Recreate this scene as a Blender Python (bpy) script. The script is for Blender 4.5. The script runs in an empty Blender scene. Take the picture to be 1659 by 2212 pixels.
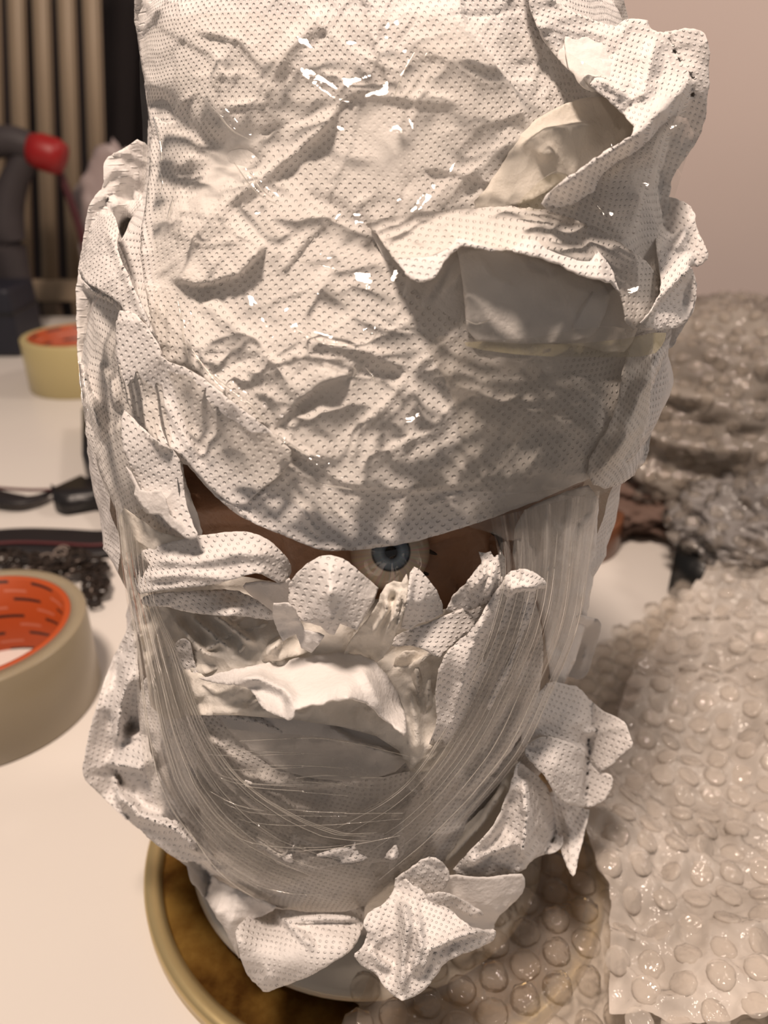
import bpy, bmesh, math, random
import numpy as np
from mathutils import Vector, Matrix, noise
from mathutils.geometry import delaunay_2d_cdt

random.seed(7); np.random.seed(7)
SC = bpy.context.scene
COL = SC.collection

# ------------------------------------------------------------------ camera
CAM_Z = 0.235; PITCH = math.radians(27.0); FPX = 1650.0; CU, CV = 829.5, 1106.0
cam_data = bpy.data.cameras.new('camera')
cam_data.sensor_fit = 'VERTICAL'; cam_data.sensor_height = 5.362; cam_data.sensor_width = 4.02
cam_data.lens = 4.0
cam_data.clip_start = 0.005; cam_data.clip_end = 20
cam_data.dof.use_dof = True; cam_data.dof.focus_distance = 0.172; cam_data.dof.aperture_fstop = 2.1
cam = bpy.data.objects.new('camera', cam_data); COL.objects.link(cam)
cam.location = (0, 0, CAM_Z); cam.rotation_euler = (math.radians(90) - PITCH, 0, 0)
SC.camera = cam

# ------------------------------------------------------------------ world, lamps, exposure
w = bpy.data.worlds.new('room_light'); SC.world = w; w.use_nodes = True
bg = w.node_tree.nodes['Background']; bg.inputs[0].default_value = (1.0, 0.90, 0.85, 1); bg.inputs[1].default_value = 0.175
ld = bpy.data.lights.new('ceiling_lamp', 'AREA'); ld.shape = 'DISK'; ld.size = 0.17; ld.energy = 14.5; ld.color = (1.0, 0.80, 0.66)
lo = bpy.data.objects.new('ceiling_lamp', ld); COL.objects.link(lo)
LAMP = Vector((-0.15, -0.08, 1.10)); lo.location = LAMP
lo.rotation_euler = (Vector((0.0, 0.3, 0.0)) - LAMP).to_track_quat('-Z', 'Y').to_euler()
l2 = bpy.data.lights.new('wall_fill_lamp', 'AREA'); l2.shape = 'DISK'; l2.size = 0.35; l2.energy = 12.5; l2.color = (1.0, 0.84, 0.72)  # added fill that brightens the right of the wall; no such lamp in view
lo2 = bpy.data.objects.new('wall_fill_lamp', l2); COL.objects.link(lo2); lo2.location = (1.25, 0.55, 1.5)
lo2.rotation_euler = (Vector((0.75, 1.45, 0.35)) - lo2.location).to_track_quat('-Z', 'Y').to_euler()
SC.view_settings.view_transform = 'Standard'; SC.view_settings.look = 'None'
SC.view_settings.exposure = 0.0; SC.view_settings.gamma = 1.0; SC.view_settings.use_curve_mapping = False
SC.cycles.transparent_max_bounces = 16; SC.cycles.max_bounces = 8

# ------------------------------------------------------------------ helpers
def tag(o, label=None, cat=None, group=None, kind=None):
    if label: o['label'] = label
    if cat: o['category'] = cat
    if group: o['group'] = group
    if kind: o['kind'] = kind
    return o

def empty(name, loc, label, cat, group=None, rz=0.0):
    o = bpy.data.objects.new(name, None); COL.objects.link(o)
    o.location = loc; o.rotation_euler = (0, 0, rz); o.empty_display_size = 0.02
    tag(o, label, cat, group)
    return o

def link(name, me, mats, parent=None, smooth=True):
    if not isinstance(mats, (list, tuple)): mats = [mats]
    for m in mats: me.materials.append(m)
    if smooth: me.polygons.foreach_set('use_smooth', [True] * len(me.polygons))
    o = bpy.data.objects.new(name, me); COL.objects.link(o)
    if parent is not None:
        o.parent = parent
        o.matrix_parent_inverse = Matrix.LocRotScale(parent.location, parent.rotation_euler, None).inverted()
    return o

def bmo(name, bm, mats, parent=None, smooth=True):
    me = bpy.data.meshes.new(name); bm.to_mesh(me); bm.free()
    return link(name, me, mats, parent, smooth)

def pyo(name, verts, faces, mats, parent=None, smooth=True, uv=None):
    me = bpy.data.meshes.new(name); me.from_pydata([tuple(v) for v in verts], [], faces)
    if uv is not None:
        lay = me.uv_layers.new(name='UVMap')
        idx = np.empty(len(me.loops), dtype=np.int32); me.loops.foreach_get('vertex_index', idx)
        lay.data.foreach_set('uv', np.asarray(uv, dtype=np.float32)[idx].ravel())
    me.update()
    return link(name, me, mats, parent, smooth)

def lathe(profile, n=64, loc=(0, 0, 0), closed=True):
    vs, fs = [], []
    m = len(profile)
    for i in range(n):
        a = 2 * math.pi * i / n
        for (r, z) in profile: vs.append((loc[0] + r * math.cos(a), loc[1] + r * math.sin(a), loc[2] + z))
    for i in range(n):
        j = (i + 1) % n
        for k in range(m if closed else m - 1):
            k2 = (k + 1) % m
            fs.append((i * m + k, j * m + k, j * m + k2, i * m + k2))
    return vs, fs

def box(bm, x0, x1, y0, y1, z0, z1, bev=0.0):
    r = bmesh.ops.create_cube(bm, size=1.0)
    for v in r['verts']:
        v.co = Vector(((x0 + x1) / 2 + v.co.x * (x1 - x0), (y0 + y1) / 2 + v.co.y * (y1 - y0), (z0 + z1) / 2 + v.co.z * (z1 - z0)))
    if bev:
        es = set(e for v in r['verts'] for e in v.link_edges)
        bmesh.ops.bevel(bm, geom=list(es), offset=bev, segments=3, affect='EDGES', profile=0.6)

def tube(pts, rad, n=12, flat=1.0, cap=True):
    """rounded tube along points; rad a number or list; flat squeezes it vertically"""
    pts = [Vector(p) for p in pts]; m = len(pts)
    rads = rad if isinstance(rad, (list, tuple)) else [rad] * m
    vs, fs = [], []
    for i, p in enumerate(pts):
        t = (pts[min(i + 1, m - 1)] - pts[max(i - 1, 0)]).normalized()
        s = t.cross(Vector((0, 0, 1)))
        if s.length < 0.1: s = t.cross(Vector((0, 1, 0)))
        s.normalize(); u = s.cross(t).normalized()
        for k in range(n):
            a = 2 * math.pi * k / n
            vs.append(p + s * math.cos(a) * rads[i] + u * math.sin(a) * rads[i] * flat)
    for i in range(m - 1):
        for k in range(n):
            k2 = (k + 1) % n
            fs.append((i * n + k, i * n + k2, (i + 1) * n + k2, (i + 1) * n + k))
    if cap:
        fs.append(tuple(range(n))[::-1]); fs.append(tuple((m - 1) * n + k for k in range(n)))
    return vs, fs

def smooth_path(pts, sub=6):
    P = [Vector(p) for p in pts]; out = []
    for i in range(len(P) - 1):
        p0 = P[max(i - 1, 0)]; p1 = P[i]; p2 = P[i + 1]; p3 = P[min(i + 2, len(P) - 1)]
        for k in range(sub):
            t = k / sub
            out.append(0.5 * ((2 * p1) + (p2 - p0) * t + (2 * p0 - 5 * p1 + 4 * p2 - p3) * t * t + (3 * p1 - p0 - 3 * p2 + p3) * t ** 3))
    out.append(P[-1]); return out

# ------------------------------------------------------------------ materials
def srgb(r, g, b):
    f = lambda c: (c / 255 / 12.92) if c / 255 <= 0.04045 else ((c / 255 + 0.055) / 1.055) ** 2.4
    return (f(r), f(g), f(b), 1)

def nmat(name):
    m = bpy.data.materials.new(name); m.use_nodes = True
    nt = m.node_tree; nt.nodes.clear()
    out = nt.nodes.new('ShaderNodeOutputMaterial')
    return m, nt, out

def N(nt, typ, **kw):
    n = nt.nodes.new(typ)
    for k, v in kw.items():
        if k in n.inputs.keys(): n.inputs[k].default_value = v
        else: setattr(n, k, v)
    return n

def plain(name, col, rough=0.5, metal=0.0, var=0.06, vscale=60, bump=0.0, bscale=300, spec=0.5, transm=0.0):
    m, nt, out = nmat(name); L = nt.links.new
    p = N(nt, 'ShaderNodeBsdfPrincipled'); p.inputs['Roughness'].default_value = rough
    p.inputs['Metallic'].default_value = metal; p.inputs['Specular IOR Level'].default_value = spec
    p.inputs['Transmission Weight'].default_value = transm
    tc = N(nt, 'ShaderNodeTexCoord'); no = N(nt, 'ShaderNodeTexNoise'); no.inputs['Scale'].default_value = vscale
    no.inputs['Detail'].default_value = 4
    L(tc.outputs['Object'], no.inputs['Vector'])
    mx = N(nt, 'ShaderNodeMix'); mx.data_type = 'RGBA'
    c2 = tuple(max(0, c * (1 - var * 3)) for c in col[:3]) + (1,)
    mx.inputs[6].default_value = col; mx.inputs[7].default_value = c2
    L(no.outputs['Fac'], mx.inputs[0]); L(mx.outputs[2], p.inputs['Base Color'])
    if bump:
        b = N(nt, 'ShaderNodeBump'); n2 = N(nt, 'ShaderNodeTexNoise'); n2.inputs['Scale'].default_value = bscale
        L(tc.outputs['Object'], n2.inputs['Vector']); L(n2.outputs['Fac'], b.inputs['Height'])
        b.inputs['Strength'].default_value = 1.0; b.inputs['Distance'].default_value = bump
        L(b.outputs['Normal'], p.inputs['Normal'])
    L(p.outputs[0], out.inputs[0])
    return m

def paper_mat(name, dots=-1.0, tint=(0.83, 0.81, 0.80), pitch=0.0014, fine=1.0, transl=0.22):
    """kitchen paper: lattice of embossed dots (UV in metres), soft creases, thin enough to glow"""
    m, nt, out = nmat(name); L = nt.links.new
    uvn = N(nt, 'ShaderNodeUVMap'); uvn.uv_map = 'UVMap'
    geo = N(nt, 'ShaderNodeTexCoord')
    wob = N(nt, 'ShaderNodeTexNoise', Scale=45.0, Detail=1.0); L(geo.outputs['Object'], wob.inputs['Vector'])
    sub = N(nt, 'ShaderNodeVectorMath', operation='SUBTRACT'); L(wob.outputs['Color'], sub.inputs[0]); sub.inputs[1].default_value = (0.5, 0.5, 0.5)
    ms = N(nt, 'ShaderNodeVectorMath', operation='SCALE'); L(sub.outputs[0], ms.inputs[0]); ms.inputs['Scale'].default_value = 0.0045
    ad = N(nt, 'ShaderNodeVectorMath', operation='ADD'); L(uvn.outputs[0], ad.inputs[0]); L(ms.outputs[0], ad.inputs[1])
    sc = N(nt, 'ShaderNodeVectorMath', operation='SCALE'); L(ad.outputs[0], sc.inputs[0]); sc.inputs['Scale'].default_value = 1.0 / pitch
    fr = N(nt, 'ShaderNodeVectorMath', operation='FRACTION'); L(sc.outputs[0], fr.inputs[0])
    s2 = N(nt, 'ShaderNodeVectorMath', operation='SUBTRACT'); L(fr.outputs[0], s2.inputs[0]); s2.inputs[1].default_value = (0.5, 0.5, 0.0)
    sx = N(nt, 'ShaderNodeSeparateXYZ'); L(s2.outputs[0], sx.inputs[0])
    cb = N(nt, 'ShaderNodeCombineXYZ'); L(sx.outputs[0], cb.inputs[0]); L(sx.outputs[1], cb.inputs[1])
    ln = N(nt, 'ShaderNodeVectorMath', operation='LENGTH'); L(cb.outputs[0], ln.inputs[0])
    mr = N(nt, 'ShaderNodeMapRange'); mr.interpolation_type = 'SMOOTHSTEP'
    L(ln.outputs['Value'], mr.inputs['Value']); mr.inputs['From Min'].default_value = 0.08; mr.inputs['From Max'].default_value = 0.30
    mr.inputs['To Min'].default_value = 1.0; mr.inputs['To Max'].default_value = 0.0
    fade = N(nt, 'ShaderNodeTexNoise', Scale=38.0, Detail=2.0); L(geo.outputs['Object'], fade.inputs['Vector'])
    fr2 = N(nt, 'ShaderNodeMapRange'); L(fade.outputs['Fac'], fr2.inputs['Value']); fr2.inputs['From Min'].default_value = 0.30; fr2.inputs['From Max'].default_value = 0.42
    mu = N(nt, 'ShaderNodeMath', operation='MULTIPLY'); L(mr.outputs[0], mu.inputs[0]); L(fr2.outputs[0], mu.inputs[1])
    md = N(nt, 'ShaderNodeMath', operation='MULTIPLY'); L(mu.outputs[0], md.inputs[0]); md.inputs[1].default_value = dots * 0.00030
    # fine creases: warped ridges
    n1 = N(nt, 'ShaderNodeTexNoise', Scale=75.0, Detail=2.0, Distortion=0.25); L(geo.outputs['Object'], n1.inputs['Vector'])
    a1 = N(nt, 'ShaderNodeMath', operation='SUBTRACT'); L(n1.outputs['Fac'], a1.inputs[0]); a1.inputs[1].default_value = 0.5
    a2 = N(nt, 'ShaderNodeMath', operation='ABSOLUTE'); L(a1.outputs[0], a2.inputs[0])
    a3 = N(nt, 'ShaderNodeMath', operation='MULTIPLY'); L(a2.outputs[0], a3.inputs[0]); a3.inputs[1].default_value = -0.0024 * fine
    n2 = N(nt, 'ShaderNodeTexNoise', Scale=900.0, Detail=2.0); L(geo.outputs['Object'], n2.inputs['Vector'])
    a4 = N(nt, 'ShaderNodeMath', operation='MULTIPLY'); L(n2.outputs['Fac'], a4.inputs[0]); a4.inputs[1].default_value = 0.00022
    s3 = N(nt, 'ShaderNodeMath', operation='ADD'); L(md.outputs[0], s3.inputs[0]); L(a3.outputs[0], s3.inputs[1])
    s4 = N(nt, 'ShaderNodeMath', operation='ADD'); L(s3.outputs[0], s4.inputs[0]); L(a4.outputs[0], s4.inputs[1])
    b = N(nt, 'ShaderNodeBump'); b.inputs['Strength'].default_value = 1.0; b.inputs['Distance'].default_value = 1.0
    L(s4.outputs[0], b.inputs['Height'])
    d = N(nt, 'ShaderNodeBsdfDiffuse'); d.inputs['Color'].default_value = tint + (1,)
    t = N(nt, 'ShaderNodeBsdfTranslucent'); t.inputs['Color'].default_value = (0.86, 0.80, 0.70, 1)
    L(b.outputs[0], d.inputs['Normal']); L(b.outputs[0], t.inputs['Normal'])
    mx = N(nt, 'ShaderNodeMixShader'); mx.inputs[0].default_value = transl
    L(d.outputs[0], mx.inputs[1]); L(t.outputs[0], mx.inputs[2]); L(mx.outputs[0], out.inputs[0])
    return m

def film_mat(name, haze=0.10, streak=0.0, tint=(0.80, 0.75, 0.68), rough=0.10, gl=1.0, crinkle=0.0005, sc=(60, 6, 1)):
    """clear stretch film: mirror-like glints by Fresnel, some milky haze running along the stretch"""
    m, nt, out = nmat(name); L = nt.links.new
    tr = N(nt, 'ShaderNodeBsdfTransparent'); tr.inputs[0].default_value = (0.97, 0.965, 0.95, 1)
    g = N(nt, 'ShaderNodeBsdfGlossy'); g.inputs['Roughness'].default_value = rough; g.inputs['Color'].default_value = (1, 1, 1, 1)
    di = N(nt, 'ShaderNodeBsdfDiffuse'); di.inputs['Color'].default_value = tint + (1,)
    tl = N(nt, 'ShaderNodeBsdfTranslucent'); tl.inputs['Color'].default_value = tint + (1,)
    dm = N(nt, 'ShaderNodeMixShader'); dm.inputs[0].default_value = 0.4; L(di.outputs[0], dm.inputs[1]); L(tl.outputs[0], dm.inputs[2])
    tc = N(nt, 'ShaderNodeTexCoord')
    n0 = N(nt, 'ShaderNodeTexNoise', Scale=140.0, Detail=3.0, Distortion=1.5); L(tc.outputs['Object'], n0.inputs['Vector'])
    b = N(nt, 'ShaderNodeBump'); b.inputs['Strength'].default_value = 1.0; b.inputs['Distance'].default_value = crinkle
    L(n0.outputs['Fac'], b.inputs['Height']); L(b.outputs[0], g.inputs['Normal'])
    if streak > 0:
        uvn = N(nt, 'ShaderNodeUVMap'); uvn.uv_map = 'UVMap'
        mp = N(nt, 'ShaderNodeMapping'); mp.inputs['Scale'].default_value = sc; L(uvn.outputs[0], mp.inputs[0])
        n = N(nt, 'ShaderNodeTexNoise', Scale=1.0, Detail=5.0, Roughness=0.65, Distortion=0.4); L(mp.outputs[0], n.inputs['Vector'])
        r = N(nt, 'ShaderNodeMapRange'); L(n.outputs['Fac'], r.inputs['Value']); r.inputs['From Min'].default_value = 0.42
        r.inputs['From Max'].default_value = 0.68; r.inputs['To Min'].default_value = haze; r.inputs['To Max'].default_value = haze + streak
        hz = r.outputs[0]
    else:
        n = N(nt, 'ShaderNodeTexNoise', Scale=35.0, Detail=3.0); L(tc.outputs['Object'], n.inputs['Vector'])
        r = N(nt, 'ShaderNodeMapRange'); L(n.outputs['Fac'], r.inputs['Value']); r.inputs['From Min'].default_value = 0.4
        r.inputs['From Max'].default_value = 0.65; r.inputs['To Min'].default_value = haze * 0.3; r.inputs['To Max'].default_value = haze * 1.6
        hz = r.outputs[0]
    m1 = N(nt, 'ShaderNodeMixShader'); L(hz, m1.inputs[0]); L(tr.outputs[0], m1.inputs[1]); L(dm.outputs[0], m1.inputs[2])
    lw = N(nt, 'ShaderNodeFresnel'); lw.inputs[0].default_value = 1.30
    mm = N(nt, 'ShaderNodeMath', operation='MULTIPLY'); L(lw.outputs[0], mm.inputs[0]); mm.inputs[1].default_value = gl; mm.use_clamp = True
    m2 = N(nt, 'ShaderNodeMixShader'); L(mm.outputs[0], m2.inputs[0]); L(m1.outputs[0], m2.inputs[1]); L(g.outputs[0], m2.inputs[2])
    L(m2.outputs[0], out.inputs[0])
    return m

M_dim = paper_mat('paper_dimpled', -1.0)
M_bum = paper_mat('paper_bumpy', 1.0)
M_pln = paper_mat('paper_smooth', 0.0, fine=0.6)
M_inn = paper_mat('paper_inner_ply', 0.0, tint=(0.92, 0.89, 0.84), fine=1.2, transl=0.35)  # tint raised above the other paper to carry light falling into the folds
M_film = film_mat('stretch_film', haze=0.05, rough=0.045, gl=1.2, crinkle=0.00012)
M_film_s = film_mat('stretch_film_pulled', haze=0.08, streak=0.42, tint=(0.74, 0.70, 0.66), rough=0.10, gl=1.2, crinkle=0.0003, sc=(16, 1.3, 1))
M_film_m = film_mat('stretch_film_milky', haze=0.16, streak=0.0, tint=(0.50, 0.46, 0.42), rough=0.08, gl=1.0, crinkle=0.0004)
# ------------------------------------------------------------------ structure
def table_mat():
    m, nt, out = nmat('white_laminate'); L = nt.links.new
    p = N(nt, 'ShaderNodeBsdfPrincipled'); p.inputs['Roughness'].default_value = 0.32
    tc = N(nt, 'ShaderNodeTexCoord'); no = N(nt, 'ShaderNodeTexNoise', Scale=9.0, Detail=3.0); L(tc.outputs['Object'], no.inputs['Vector'])
    mx = N(nt, 'ShaderNodeMix'); mx.data_type = 'RGBA'; mx.inputs[6].default_value = (0.68, 0.65, 0.60, 1); mx.inputs[7].default_value = (0.63, 0.59, 0.56, 1)
    L(no.outputs['Fac'], mx.inputs[0]); L(mx.outputs[2], p.inputs['Base Color']); L(p.outputs[0], out.inputs[0])
    return m
bm = bmesh.new(); box(bm, -0.95, 0.95, -0.10, 1.05, -0.03, 0.0, 0.004)
table = bmo('table', bm, table_mat(), smooth=False)
tag(table, 'white laminate work table under the wrapped bust', 'table')

M_wall = plain('painted_wall', srgb(226, 208, 200), 0.85, var=0.03, vscale=3)
M_wall2 = plain('grey_wall', srgb(150, 142, 140), 0.85, var=0.05, vscale=3)
bm = bmesh.new(); box(bm, -1.4, 1.9, 1.45, 1.55, -0.75, 2.2)
tag(bmo('wall_back', bm, M_wall, smooth=False), kind='structure')
bm = bmesh.new(); box(bm, -1.4, 1.9, -0.6, 1.55, -0.80, -0.75)
tag(bmo('floor', bm, plain('dark_floor', srgb(70, 60, 52), 0.6), smooth=False), kind='structure')

def at(u, v, z=None, y=None):
    """ray through photo position (u, v) to a height z or to a distance y"""
    X = (u - CU) / FPX; Y = -(v - CV) / FPX
    d = Vector((X, math.cos(PITCH) + Y * math.sin(PITCH), -math.sin(PITCH) + Y * math.cos(PITCH)))
    t = (z - CAM_Z) / d.z if z is not None else y / d.y
    return Vector((0, 0, CAM_Z)) + d * t

# ------------------------------------------------------------------ body of the bundle (mm tables)
ZT = np.array([-5, 0, 15, 50, 90, 120, 150, 175, 200, 220, 240, 260, 275, 286, 300.])
YC = np.array([195, 195, 195, 195, 195, 195, 196, 203, 215, 225, 232, 235, 236, 237, 237.])
AT = np.array([44, 44, 54, 68, 71, 70, 74, 79, 79, 71, 67, 61, 46, 8, 1.])
BT = np.array([40, 40, 48, 60, 60, 57, 60, 60, 58, 55, 50, 42, 30, 6, 1.])
CX = np.array([-9, -9, -12, -13, -10, -8, -6, -2, 0, 4, 4, 1, -1, -2, -2.])
zz = np.linspace(-5, 300, 611)
def smooth(tab, k=25):
    y = np.interp(zz, ZT, tab); ker = np.hanning(k); ker /= ker.sum()
    yp = np.pad(y, k, mode='edge'); return np.convolve(yp, ker, mode='same')[k:-k]
YCs, ATs, BTs, CXs = [smooth(t) for t in (YC, AT, BT, CX)]
def prof(z):
    return (np.interp(z, zz, CXs), np.interp(z, zz, YCs), np.interp(z, zz, ATs), np.interp(z, zz, BTs))
def rays(U, V):
    X = (U - CU) / FPX; Y = -(V - CV) / FPX; c, s = math.cos(PITCH), math.sin(PITCH)
    return np.stack([X, c + Y * s, -s + Y * c], -1)
FZ = YCs - BTs; ARC = np.concatenate([[0], np.cumsum(np.hypot(np.diff(FZ), np.diff(zz)))])
def onbody(U, V, off):
    """first hit of the sight line with the bundle's surface raised by off (mm); past its outline, the tangent distance"""
    U = np.asarray(U, float); V = np.asarray(V, float); off = np.asarray(off, float) + 0 * U
    D = rays(U, V); O = np.array([0, 0, CAM_Z * 1000.0])
    def F(t):
        P = O + D * t[:, None]; cx, yc, a, b = prof(np.clip(P[:, 2], -5, 292))
        return np.sqrt(((P[:, 0] - cx) / np.maximum(a + off, 2)) ** 2 + ((P[:, 1] - yc) / np.maximum(b + off, 2)) ** 2) - 1
    ts = np.linspace(70, 320, 120); best = np.full(len(U), 1e9); tb = np.full(len(U), 200.0)
    lo = np.full(len(U), np.nan); hi = np.full(len(U), np.nan); prev = None
    for i, t in enumerate(ts):
        f = F(np.full(len(U), t))
        if i:
            hit = np.isnan(lo) & (prev > 0) & (f <= 0)
            lo[hit] = ts[i - 1]; hi[hit] = t
        bb = (f < best) & np.isnan(lo); best[bb] = f[bb]; tb[bb] = t
        prev = f
    ok = ~np.isnan(lo); L0 = np.where(ok, lo, 0); H0 = np.where(ok, hi, 1)
    for _ in range(14):
        mid = (L0 + H0) / 2; f = F(mid); neg = f <= 0
        H0 = np.where(neg, mid, H0); L0 = np.where(neg, L0, mid)
    # refine the tangent distance
    g = (math.sqrt(5) - 1) / 2; A = tb - 3; B = tb + 3
    for _ in range(12):
        c1 = B - g * (B - A); c2 = A + g * (B - A); m = F(c1) < F(c2)
        B = np.where(m, c2, B); A = np.where(m, A, c1)
    T = np.where(ok, (L0 + H0) / 2, (A + B) / 2 - np.clip(off, -5, 30) * 0.6)
    T = np.minimum(T, np.where(D[:, 2] < 0, (CAM_Z * 1000 - 12.5) / np.maximum(-D[:, 2], 1e-6), 1e9))   # nothing sinks into the plinth
    return (O + D * T[:, None]) / 1000.0

# ------------------------------------------------------------------ fields over a sheet
def nz(x, y, z): return noise.noise((x, y, z))
def wrinkle(U, V, seed, amp, ang=0.0, aniso=1.6, size=1.0):
    c, s = math.cos(ang), math.sin(ang); out = np.empty(len(U))
    for i in range(len(U)):
        x = (U[i] * c + V[i] * s) / size; y = (-U[i] * s + V[i] * c) * aniso / size
        wx = nz(x / 150, y / 150, seed) * 60; wy = nz(x / 150 + 9, y / 150, seed) * 60
        x += wx; y += wy
        r1 = 1 - 2 * abs(nz(x / 210, y / 210, seed + 3.3)); r2 = 1 - 2 * abs(nz(x / 90, y / 90, seed + 7.7))
        r3 = 1 - 2 * abs(nz(x / 38, y / 38, seed + 11.1)); r4 = nz(x / 320, y / 320, seed + 17)
        d = noise.voronoi((x / 130, y / 130, seed * 1.7))[0]
        out[i] = 0.9 * r4 + 0.62 * r1 + 0.30 * r2 + 0.10 * r3 + 0.75 * (d[0] - 0.35)
    return out * amp * 0.55

def polydist(U, V, pts):
    """distance, side sign and end taper of points to a polyline"""
    P = np.array(pts, float); best = np.full(len(U), 1e9); sign = np.ones(len(U)); arc = np.zeros(len(U)); s0 = 0.0
    for i in range(len(P) - 1):
        a, b = P[i], P[i + 1]; d = b - a; L = math.hypot(*d)
        t = np.clip(((U - a[0]) * d[0] + (V - a[1]) * d[1]) / L ** 2, 0, 1)
        qx = a[0] + t * d[0]; qy = a[1] + t * d[1]; dist = np.hypot(U - qx, V - qy)
        cr = d[0] * (V - a[1]) - d[1] * (U - a[0]); m = dist < best
        best[m] = dist[m]; sign[m] = np.sign(cr[m]); arc[m] = s0 + t[m] * L; s0 += L
    tap = np.clip(np.minimum(arc, s0 - arc) / max(40.0, 0.18 * s0), 0, 1)
    return best, sign, tap * tap * (3 - 2 * tap)

def field(U, V, base, pts, creases):
    off = np.full(len(U), float(base))
    if pts:
        P = np.array(pts, float); n = len(P)
        dd = lambda A, B: np.hypot(A[:, None, 0] - B[None, :, 0], A[:, None, 1] - B[None, :, 1])
        K = dd(P, P) / 100; A = np.zeros((n + 1, n + 1)); A[:n, :n] = K; A[:n, n] = 1; A[n, :n] = 1
        A[:n, :n] -= np.eye(n) * 1e-3
        w_ = np.linalg.solve(A, np.append(P[:, 2], 0.0))
        Q = np.stack([U, V], -1); off += dd(Q, P) / 100 @ w_[:n] + w_[n]
    for c in creases:
        kind, line, h, wd = c
        d, s, tp = polydist(U, V, line)
        if kind == 'r': off += h * tp * np.clip(1 - d / wd, 0, 1) ** 1.3
        elif kind == 'g': off += h * tp * np.exp(-(d / wd) ** 2)
        elif kind == 's':
            up = np.where(s < 0, np.exp(-d / wd), np.clip(1 - d / 9.0, 0, 1)); off += h * tp * up
    return off

def random_folds(outline, dens, seed):
    P = np.array(outline, float); x, y = P[:, 0], P[:, 1]
    area = abs(np.dot(x, np.roll(y, 1)) - np.dot(y, np.roll(x, 1))) / 2; rr = random.Random(int(seed * 97)); out = []
    for _ in range(int(area / 9500 * dens)):
        cx, cy = rr.uniform(x.min(), x.max()), rr.uniform(y.min(), y.max())
        L = rr.uniform(35, 150) * (0.6 if area < 60000 else 1); a = rr.uniform(0, math.pi) if rr.random() < .5 else rr.gauss(.9, .35); b = rr.uniform(-.35, .35)
        ln = [(cx - L * math.cos(a - b), cy + L * math.sin(a - b)), (cx, cy), (cx + L * math.cos(a + b), cy - L * math.sin(a + b))]
        k = rr.random(); h = rr.uniform(.4, 1.15) * (.55 if area < 45000 else 1)
        if k < .45: out.append(('s', ln if rr.random() < .5 else ln[::-1], h, rr.uniform(16, 45)))
        elif k < .8: out.append(('r', ln, h, rr.uniform(8, 17)))
        else: out.append(('r', ln, -h * .8, rr.uniform(7, 13)))
    return out

def chaikin(P, it=1):
    for _ in range(it):
        Q = []
        for i in range(len(P)):
            a, b = P[i], P[(i + 1) % len(P)]
            Q.append((a[0] * .75 + b[0] * .25, a[1] * .75 + b[1] * .25)); Q.append((a[0] * .25 + b[0] * .75, a[1] * .25 + b[1] * .75))
        P = Q
    return P

def inside(U, V, P):
    P = np.array(P); r = np.zeros(len(U), bool); j = len(P) - 1
    for i in range(len(P)):
        c = ((P[i, 1] > V) != (P[j, 1] > V)) & (U < (P[j, 0] - P[i, 0]) * (V - P[i, 1]) / (P[j, 1] - P[i, 1] + 1e-9) + P[i, 0])
        r ^= c; j = i
    return r

def mesh2d(outline, step, jag=0.0, seed=0, rnd=1):
    P = chaikin(outline, rnd) if rnd else list(outline)
    D = []
    for i in range(len(P)):
        a, b = P[i], P[(i + 1) % len(P)]; L = math.hypot(b[0] - a[0], b[1] - a[1]); k = max(1, int(round(L / (step * 0.8))))
        for j in range(k): D.append((a[0] + (b[0] - a[0]) * j / k, a[1] + (b[1] - a[1]) * j / k))
    if jag:
        D = [(x + jag * (noise.noise((x / 22, y / 22, seed)) * 1.1 + noise.noise((x / 7, y / 7, seed + 4)) * .6),
              y + jag * (noise.noise((x / 22, y / 22, seed + 9)) * 1.1 + noise.noise((x / 7, y / 7, seed + 14)) * .6)) for x, y in D]
    xs = [p[0] for p in D]; ys = [p[1] for p in D]
    gx, gy = np.meshgrid(np.arange(min(xs), max(xs), step), np.arange(min(ys), max(ys), step * .87))
    gx = gx + (np.arange(gx.shape[0]) % 2)[:, None] * step * .5
    U = gx.ravel() + np.random.uniform(-.18, .18, gx.size) * step; V = gy.ravel() + np.random.uniform(-.18, .18, gy.size) * step
    m = inside(U, V, D); U, V = U[m], V[m]
    DA = np.array(D + [D[0]]); ok = np.ones(len(U), bool)
    for i in range(0, len(DA) - 1):
        ok &= np.hypot(U - DA[i, 0], V - DA[i, 1]) > step * .55
    U, V = U[ok], V[ok]
    vs = [Vector(p) for p in D] + [Vector((U[i], V[i])) for i in range(len(U))]
    ed = [(i, (i + 1) % len(D)) for i in range(len(D))]
    r = delaunay_2d_cdt(vs, ed, [], 1, 1e-4)
    v = np.array([(p.x, p.y) for p in r[0]]); return v[:, 0], v[:, 1], [tuple(f) for f in r[2]]

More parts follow.
